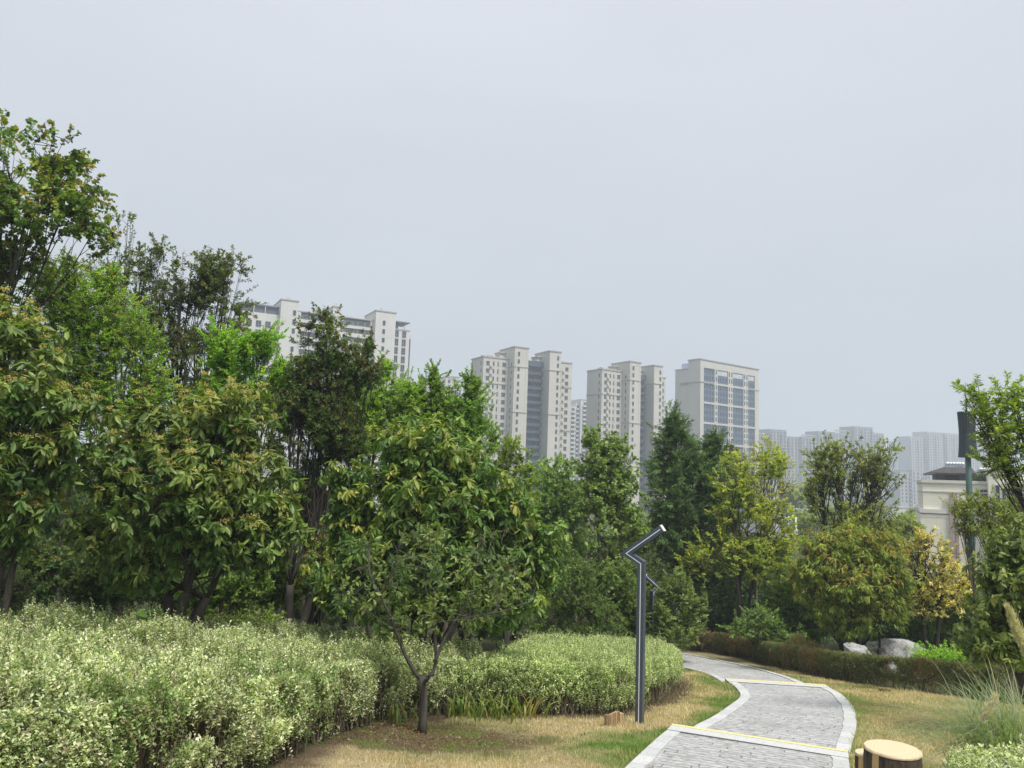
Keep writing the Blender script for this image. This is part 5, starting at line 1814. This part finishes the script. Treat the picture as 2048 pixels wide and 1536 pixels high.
# ---- cream building at the right edge
def cream_building():
    ym = 1030
    b = Bld('cream_building', 'cream panelled low building with a dark tiled roof pavilion at the right edge', 1847, ym, 78, (.90, -.43), base=float(tz(20, 78)) - 1)
    b.P = b.P
    zT = b.Z(1847, 965)
    zB = b.Z(1840, 1018)
    w = MB()
    uE = b.U(2250, ym)
    uC = b.U(1980, ym)
    w.box(0, uC, 0, 12, 0, zT)
    w.box(-.12, uC, -.12, 12, zT, zT + .3, 1)
    w.box(-.06, uC, -.06, 12, zT - .9, zT - .78, 1)
    w.box(-.35, uC + 3, -.3, 12, zB - .35, zB + .05, 1)
    w.box(-.28, uC + 3, -.22, 12, zB - .75, zB - .45, 0)
    w.box(-.28, uC + 3, -.2, 12, 0, zB - .75, 0)
    # taller stair block and wing to the right
    u0, u1 = b.U(1979, ym, -1), b.U(2004, ym, -1)
    zs = b.Z(1985, 941, u0, -1)
    w.box(u0, u1, -1, 12, 0, zs); w.box(u0 - .15, u1 + .15, -1.15, 12, zs, zs + .2, 1)
    w.box(u1, uE, 0.4, 12, 0, b.Z(2010, 968, u1, .4))
    w.box(u1 - .1, uE, .25, 12, b.Z(2010, 968, u1, .4), b.Z(2010, 968, u1, .4) + .25, 1)
    um = b.U(1957, ym, 3)
    w.box(um, uE, 3, 12, zT + .2, zs - .2)
    b.build('wall', w, [WALL_C, TRIM])
    for px in (1965, 1971, 1976):
        b.window(b.U(px, ym), 0, b.Z(px, 1000), .22, 1.0, frame=False)
    for py in (975, 992, 1010):
        b.window(b.U(1997, ym, -1), -1, b.Z(1997, py + 12, u1, -1), .28, .75)
    for px in (2010, 2018, 2026, 2034, 2042):
        b.window(b.U(px, ym, .4), .4, b.Z(px, 1005, u1, .4), .3, 1.3)
    dp = MB()
    for px, wd_ in ((1903.5, .22), (1912.5, .12)):
        u = b.U(px, ym)
        dp.box(u - wd_, u + wd_, -.42, -.2, 0, zT - .95)
    for k in range(6):
        z = zT - 1.6 - k * 1.1
        u = b.U(1912.5, ym)
        dp.box(u - .18, u + .18, -.46, -.16, z, z + .1)
    b.build('drainpipe', dp, simple('weathered_pipe', (.33, .27, .24), .7, .25, 1.5))
    # dark pavilion on the terrace
    p0, p1 = b.U(1863, ym, 1.2), b.U(1940, ym, 1.2)
    ze = b.Z(1870, 948, p0, 1.2); zr = b.Z(1880, 934, p0, 3)
    f = MB()
    f.box(p0 + .5, p1, 1.6, 7, zT + .3, ze, 0)
    f.box(p0 + 1.3, p0 + 2.6, 1.5, 1.6, zT + .35, ze - .1, 1)
    b.build('pavilion_wall', f, [simple('slate_purple_wall', (.11, .105, .125), .7), DARKR])
    hp = MB()
    e0, e1, v0, v1 = p0 - .3, p1 + .6, .7, 8
    hp.box(e0, e1, v0, v1, ze, ze + .14, 0)
    ins = 1.6
    vv = np.array([[e0, v0, ze + .141], [e1, v0, ze + .141], [e1, v1, ze + .141], [e0, v1, ze + .141],
                   [e0 + ins, v0 + ins, zr], [e1 - .2, v0 + ins, zr], [e1 - .2, v1 - ins, zr], [e0 + ins, v1 - ins, zr]])
    hp.add(vv, np.array([[0, 1, 5, 4], [1, 2, 6, 5], [2, 3, 7, 6], [3, 0, 4, 7], [4, 5, 6, 7]]))
    b.build('pavilion_roof', hp, DARKR)
    rail = MB()
    rail.box(.1, p0 + .4, .3, .36, zT + .9, zT + .96, 0)
    for k in range(4):
        rail.box(.1 + k * .25, .14 + k * .25, .3, .36, zT + .3, zT + .9, 0)
    b.build('railing', rail, STEEL)
    WT = simple('white_enamel', (.8, .82, .86), .3, .04)
    for pxs, row in (((1897, 1903.5, 1910, 1916.5, 1922, 1928), 0), ((1964, 1971, 1977, 1983, 1989), 1)):
        for px in pxs:
            sh = MB()
            u = b.U(px, ym, 4)
            z = zr + .05 if row == 0 else zs - .15
            sh.tube(np.array([[u, 3.4, z + .36], [u, 4.1, z + .36]]), .16, 10, 0)
            for k in range(5):
                sh.sticks(np.array([[u - .14 + .07 * k, 3.5, z + .3]]), np.array([[u - .14 + .07 * k, 2.8, z + .02]]), .03, .03, 1)
            sh.sticks(np.array([[u - .15, 3.9, z], [u + .15, 3.9, z]]), np.array([[u - .15, 3.9, z + .3], [u + .15, 3.9, z + .3]]), .02, .02, 1)
            b.build('solar_heater', sh, [WT, STEEL])
    # roof garden shrubs
    g = MB()
    r = np.random.default_rng(3)
    n = 1500
    pos = np.stack([r.uniform(b.U(1945, ym, 2), b.U(1978, ym, 2), n), r.uniform(.3, 2.5, n), zT + .3 + np.abs(r.normal(size=n)) * .35], 1)
    leaf_batch(g, pos, r.normal(size=(n, 3)), UP + .5 * r.normal(size=(n, 3)), .16, .09, pick(MID, n, r))
    o = g.build('roof_garden', LEAF, b.root); o['kind'] = 'stuff'
    b.finish()
cream_building()

# ---- dark green mast with a louvred shroud
def mast():
    Y = 52
    p = at(1942, 1080, Y)
    B0 = np.array([p[0], Y, float(tz(p[0], Y))])
    ro = empty('antenna_mast', B0, 'dark green antenna mast with a flared louvred shroud rising behind the lime leaved branches', 'mast')
    GM = simple('dark_green_paint', (.035, .085, .072), .5, .15, 1.0)
    SH = simple('dark_slate_louvre', (.032, .05, .06), .5, .15, 1.0)
    zt = at(1934, 765, Y)[2] - B0[2]; z1 = at(1936, 915, Y)[2] - B0[2]; z2 = at(1934, 824, Y)[2] - B0[2]
    m = MB()
    m.tube(np.array([[0, 0, 0], [0, 0, z1 * .5], [0, 0, z2]]), [.26, .215, .15], 20)
    m.box(-.4, .4, -.4, .4, -.1, .05)
    m.build('pole', GM, ro)
    m = MB()
    m.tube(np.array([[0, 0, z2], [0, 0, zt]]), [.05, .012], 8)
    m.build('lightning_rod', GM, ro)
    sh = MB()
    n = 30
    zz = np.linspace(0, 1, 12)
    rad = .50 + .09 * (np.abs(zz - .55) / .55) ** 1.6
    for k in range(n):
        a0 = 2 * np.pi * k / n; a1 = a0 + 2 * np.pi / n * .74
        v = []
        for q_, rr in zip(zz, rad):
            z = z1 + (z2 - z1) * q_
            for a, ro_ in ((a0, 0), (a1, 0), (a1, -.05), (a0, -.05)):
                v.append([(rr + ro_) * math.cos(a), (rr + ro_) * math.sin(a), z])
        i = np.arange(11)[:, None] * 4
        f = np.concatenate([i + np.array([[j, (j + 1) % 4, 4 + (j + 1) % 4, 4 + j]]) for j in range(4)])
        sh.add(np.array(v), f)
    for q_, rr in ((.02, .52), (.97, .52)):
        z = z1 + (z2 - z1) * q_
        sh.tube(np.array([[0, 0, z - .04], [0, 0, z + .04]]), rr, 30, 0, True, False)
    sh.build('louvred_shroud', SH, ro)
mast()

# ---- zigzag park lamps
LAMP = simple('graphite_paint', (.075, .095, .125), .42, .08, 6, 0.3)
STRIPM = simple('white_diffuser', (.74, .76, .80), .35, .03)
def park_lamp(name, base, rz, label, H, mirror=1):
    ro = empty(name, base, label, 'street lamp', 'zigzag park lamps', rz)
    hw, dp = .060, .12
    k = H / 3.1
    cl = np.array([[0, -.15], [0, 2.46], [-.245, 2.60], [.33, 3.03]]) * k
    cl[:, 0] *= mirror
    def outline(h, end=0.0):
        d = np.diff(cl, axis=0); d /= np.linalg.norm(d, axis=1)[:, None]
        nn = np.stack([-d[:, 1], d[:, 0]], 1)
        L, Rr = [], []
        for i in range(4):
            if i in (0, 3):
                j = 0 if i == 0 else 2
                m_ = nn[j]; s = 1
                c = cl[i] + (d[j] * -end if i == 3 else d[j] * end)
            else:
                m_ = nn[i - 1] + nn[i]; m_ /= np.linalg.norm(m_)
                s = 1 / max(.45, m_ @ nn[i]); c = cl[i]
            L.append(c + m_ * h * s); Rr.append(c - m_ * h * s)
        return np.array(L), np.array(Rr)
    def slab(mb, segs, h, y0, y1, end=0.0):
        L, Rr = outline(h, end)
        for i in segs:
            q = [Rr[i], Rr[i + 1], L[i + 1], L[i]]
            if mirror < 0: q = q[::-1]
            v = np.array([[a[0], y0, a[1]] for a in q] + [[a[0], y1, a[1]] for a in q])
            f = [[0, 1, 2, 3], [7, 6, 5, 4], [1, 5, 6, 2], [3, 7, 4, 0]]
            if i == segs[0]: f.append([0, 4, 5, 1])
            if i == segs[-1]: f.append([2, 6, 7, 3])
            mb.add(v, np.array(f))
    p = MB(); slab(p, [0], hw, -dp / 2, dp / 2)
    p.box(-.075, .075, -.075, .075, -.06, .012)
    p.build('post', LAMP, ro)
    a = MB(); slab(a, [1, 2], hw, -dp / 2, dp / 2); a.build('arm', LAMP, ro)
    st = MB(); slab(st, [0, 1, 2], .0065, -dp / 2 - .003, -dp / 2 + .01, .03); st.build('light_strip', STRIPM, ro)
    e = MB()
    d = unit(cl[3] - cl[2]); nn = np.array([-d[1], d[0]]) * mirror
    c0, c1 = cl[3] + d * .0005, cl[3] + d * .014
    q = [c0 - nn * hw * .98, c0 + nn * hw * .98, c1 + nn * hw * .98, c1 - nn * hw * .98]
    v = np.array([[x[0], -dp / 2 * .98, x[1]] for x in q] + [[x[0], dp / 2 * .98, x[1]] for x in q])
    e.add(v, np.array([[0, 1, 2, 3], [7, 6, 5, 4], [0, 4, 5, 1], [1, 5, 6, 2], [2, 6, 7, 3], [3, 7, 4, 0]]))
    e.build('end_cap', simple('bare_aluminium', (.62, .64, .66), .4, .05), ro)
    return ro
g0 = ground(1279, 1449)
H1 = (at(1310, 1040, g0[1])[2] - g0[2])
park_lamp('park_lamp', g0, R(-27), 'tall graphite zigzag park lamp beside the path in front of the clipped hedge', H1 * .985)
gp = at(1304, 1300, 27.0); gp[2] = float(tz(gp[0], gp[1]))
H2 = at(1304, 1147, 27.0)[2] - gp[2]
park_lamp('park_lamp', gp, R(28), 'smaller distant zigzag park lamp half hidden in shrubs behind the tall one', H2, -1)

# ---- street lamps far off
WHITEP = simple('white_lamp_paint', (.72, .74, .76), .5, .03)
def street_lamp(px, Y, top, side, label):
    p = at(px, 1060, Y)
    B0 = np.array([p[0], Y, float(tz(p[0], Y))])
    H = at(px, top, Y)[2] - B0[2]
    ro = empty('street_lamp', B0, label, 'street lamp', 'white street lamps along the far road')
    m = MB(); m.tube(np.array([[0, 0, 0], [0, 0, H * .6], [0, 0, H]]), [.11, .09, .07], 10); m.build('pole', WHITEP, ro)
    a = MB()
    if side:
        t = np.linspace(0, 1, 10)
        pts = np.stack([side * 1.9 * np.sin(t * 1.45), 0 * t, H - 1.5 + 1.7 * (1 - np.cos(t * 1.2 + .0)) * .0 + 1.5 * np.sin(t * 1.45)], 1)
        pts[:, 0] = side * 1.9 * (1 - np.cos(t * 1.5))
        a.tube(pts, np.linspace(.06, .045, 10), 8); a.build('arm', WHITEP, ro)
        e = pts[-1]
        l = MB(); l.box(e[0] - .12 if side > 0 else e[0] - .75, e[0] + .75 if side > 0 else e[0] + .12, -.14, .14, e[2] - .08, e[2] + .07)
        l.build('lamp_head', simple('lamp_grey', (.6, .62, .65), .4), ro)
    else:
        l = MB(); l.box(-.5, .5, -.15, .15, H - .1, H + .06); l.build('lamp_head', WHITEP, ro)
street_lamp(1577, 92, 1012, 0, 'straight white street lamp just right of the yellow green crown')
street_lamp(1592, 100, 1034, -1, 'white street lamp with an arm curving left beside the straight one')
street_lamp(1616, 135, 1018, -1, 'hazier white street lamp with a curved arm left of the round open tree')
street_lamp(1809, 120, 1030, -1, 'white street lamp with a curved arm left of the cream building')
street_lamp(1623, 260, 985, 0, 'thin pale mast in the haze left of the round open tree')

# ---- cut log bins
def ringmat():
    m, nt, b = newmat('sawn_wood')
    sp = N(nt, 'ShaderNodeVectorMath', operation='LENGTH')
    mp = N(nt, 'ShaderNodeMapping'); mp.inputs['Scale'].default_value = (1, 1, 0)
    nt.links.new(objvec(nt), mp.inputs[0])
    nz = tex_noise(nt, 6, 3, .6, mp.outputs[0], 1)
    mx = N(nt, 'ShaderNodeVectorMath', operation='MULTIPLY_ADD')
    nt.links.new(nz, mx.inputs[0]); mx.inputs[1].default_value = (.03, .03, 0); nt.links.new(mp.outputs[0], mx.inputs[2])
    nt.links.new(mx.outputs[0], sp.inputs[0])
    sn = N(nt, 'ShaderNodeMath', operation='MULTIPLY'); sn.inputs[1].default_value = 260
    nt.links.new(sp.outputs['Value'], sn.inputs[0])
    s2 = N(nt, 'ShaderNodeMath', operation='SINE'); nt.links.new(sn.outputs[0], s2.inputs[0])
    nt.links.new(ramp(nt, s2.outputs[0], [(.0, (.52, .42, .26)), (.5, (.58, .48, .31)), (1.0, (.61, .51, .34))]), b.inputs['Base Color'])
    b.inputs['Roughness'].default_value = .6
    return m
SAWN = ringmat()
LOGB = barkmat('log_bark', (.010, .008, .007), (.10, .075, .055), 24)
PEEL = simple('peeled_wood', (.50, .35, .17), .6, .12, 10)
def stump(p, rad, h, label, seed, peel):
    r = np.random.default_rng(seed)
    ro = empty('log_bin', p, label, 'log bin', 'log shaped bins beside the path')
    n, m = 72, 14
    a = np.arange(n) * 2 * np.pi / n
    zz = np.linspace(0, h - .012, m)
    ridge = .035 * (noise(np.cos(a) * 9, np.sin(a) * 9, 0, seed) - .5) + .02 * (noise(np.cos(a) * 3, np.sin(a) * 3, 0, seed + 1) - .5)
    v = []
    for z in zz:
        rr = rad * (1 + ridge * 1.2 + .02 * (noise(np.cos(a) * 6, np.sin(a) * 6, z * 6, seed + 2) - .5) - .05 * np.exp(-((h - z) / .03)) + .05 * np.exp(-z / .1))
        v.append(np.stack([rr * np.cos(a), rr * np.sin(a), np.full(n, z)], 1))
    i = np.arange(m - 1)[:, None] * n; j = np.arange(n)[None]; k = (j + 1) % n
    fa = np.stack([i + j, i + k, i + n + k, i + n + j], -1).reshape(-1, 4)
    ang = (a + 2 * np.pi / n / 2)
    vv = np.concatenate(v)
    fc = vv[fa].mean(1); fang = np.arctan2(fc[:, 1], fc[:, 0])
    width = .16 + .10 * (fc[:, 2] / h) * np.sin(fc[:, 2] * 9 + seed) + .05 * noise(fc[:, 2] * 14, 0 * fc[:, 2], 0, seed)
    dlt = np.abs((fang - peel + np.pi) % (2 * np.pi) - np.pi)
    isp = dlt < width * 1.2
    mb = MB(); mb.add(vv, fa[~isp], 0, None, True); mb.build('bark', LOGB, ro)
    mb = MB(); mb.add(vv, fa[isp], 0, None, True); mb.build('peeled_patch', PEEL, ro)
    t = MB()
    prof = [(rad * .995, h - .014), (rad * 1.0, h - .004), (rad * .97, h + .006), (rad * .5, h + .008), (.002, h + .008)]
    v = [np.stack([q * (1 + ridge) * np.cos(a), q * (1 + ridge) * np.sin(a), np.full(n, z)], 1) for q, z in prof]
    i = np.arange(len(prof) - 1)[:, None] * n
    t.add(np.concatenate(v), np.stack([i + j, i + k, i + n + k, i + n + j], -1).reshape(-1, 4))
    t.build('sawn_top', SAWN, ro)
Ys = 5.9
c = at(1785, 1498, Ys)
gz_ = float(tz(c[0], c[1]))
stump(np.array([c[0], c[1], gz_ - .02]), .194, c[2] - gz_ + .02, 'larger dark bark log bin with a pale sawn top in the bottom right', 4, R(-152))
c = at(1727, 1512, 6.1)
gz_ = float(tz(c[0], c[1]))
stump(np.array([c[0] + .07, c[1] + .05, gz_ - .02]), .105, c[2] - gz_ + .02, 'smaller dark bark log post tucked behind the left of the larger log bin', 6, R(-150))

# ---- sawn stakes edging the hedges
def stakes(pts, n, hgt, label, seed, tone):
    r = np.random.default_rng(seed)
    a_, b_ = np.array(pts[0]), np.array(pts[1])
    m_ = (a_ + b_) / 2
    p = np.array([m_[0], m_[1], float(tz(*m_[:2]))])
    ro = empty('stake_edging', p, label, 'wooden edging', 'short rows of wooden stakes at the hedge feet')
    d = (b_ - a_)[:2]; L = np.linalg.norm(d); d /= L
    rz = math.atan2(d[1], d[0])
    for k in range(n):
        q = a_[:2] + d * L * (k + .5) / n
        w = L / n * r.uniform(.68, .86)
        h = hgt * r.uniform(.82, 1.14)
        mb = MB()
        Mx = Matrix.Translation((q[0], q[1], float(tz(q[0], q[1])))) @ Matrix.Rotation(rz, 4, 'Z') @ Matrix.Rotation(r.normal() * .03, 4, 'Y')
        mb.box(-w / 2, w / 2, -.02, .02, -.05, h, 0, Mx)
        c = np.array(tone) * r.uniform(.5, 1.45)
        mb.build('stake', simple('stake_wood', tuple(c), .8, .25, 14), ro, p)
stakes((ground(1210, 1455), ground(1246, 1448)), 8, .19, 'short row of sawn wooden stakes left of the tall zigzag lamp', 4, (.36, .24, .13))
stakes((ground(1757, 1384), ground(1783, 1386)), 9, .09, 'low row of weathered stakes at the foot of the brown hedge', 5, (.25, .18, .09))

# ---- low pale wall behind the planting
def low_wall(px0, px1, py, Y, label):
    a_, b_ = at(px0, py, Y), at(px1, py + 3, Y)
    p = np.array([a_[0], Y, float(tz(a_[0], Y))])
    mb = MB()
    L = b_[0] - a_[0]; h = a_[2] - p[2]
    mb.box(0, L, 0, .4, -.1, h - .08, 0)
    mb.box(-.04, L + .04, -.05, .45, h - .08, h, 1)
    o = mb.build('low_wall', [TRIM_D, simple('pale_coping', (.5, .51, .52), .8)])
    o.location = p
    tag(o, label, 'wall')
low_wall(1478, 1562, 1252, 37, 'low pale coping wall glimpsed behind the stems of the yellow green tree')
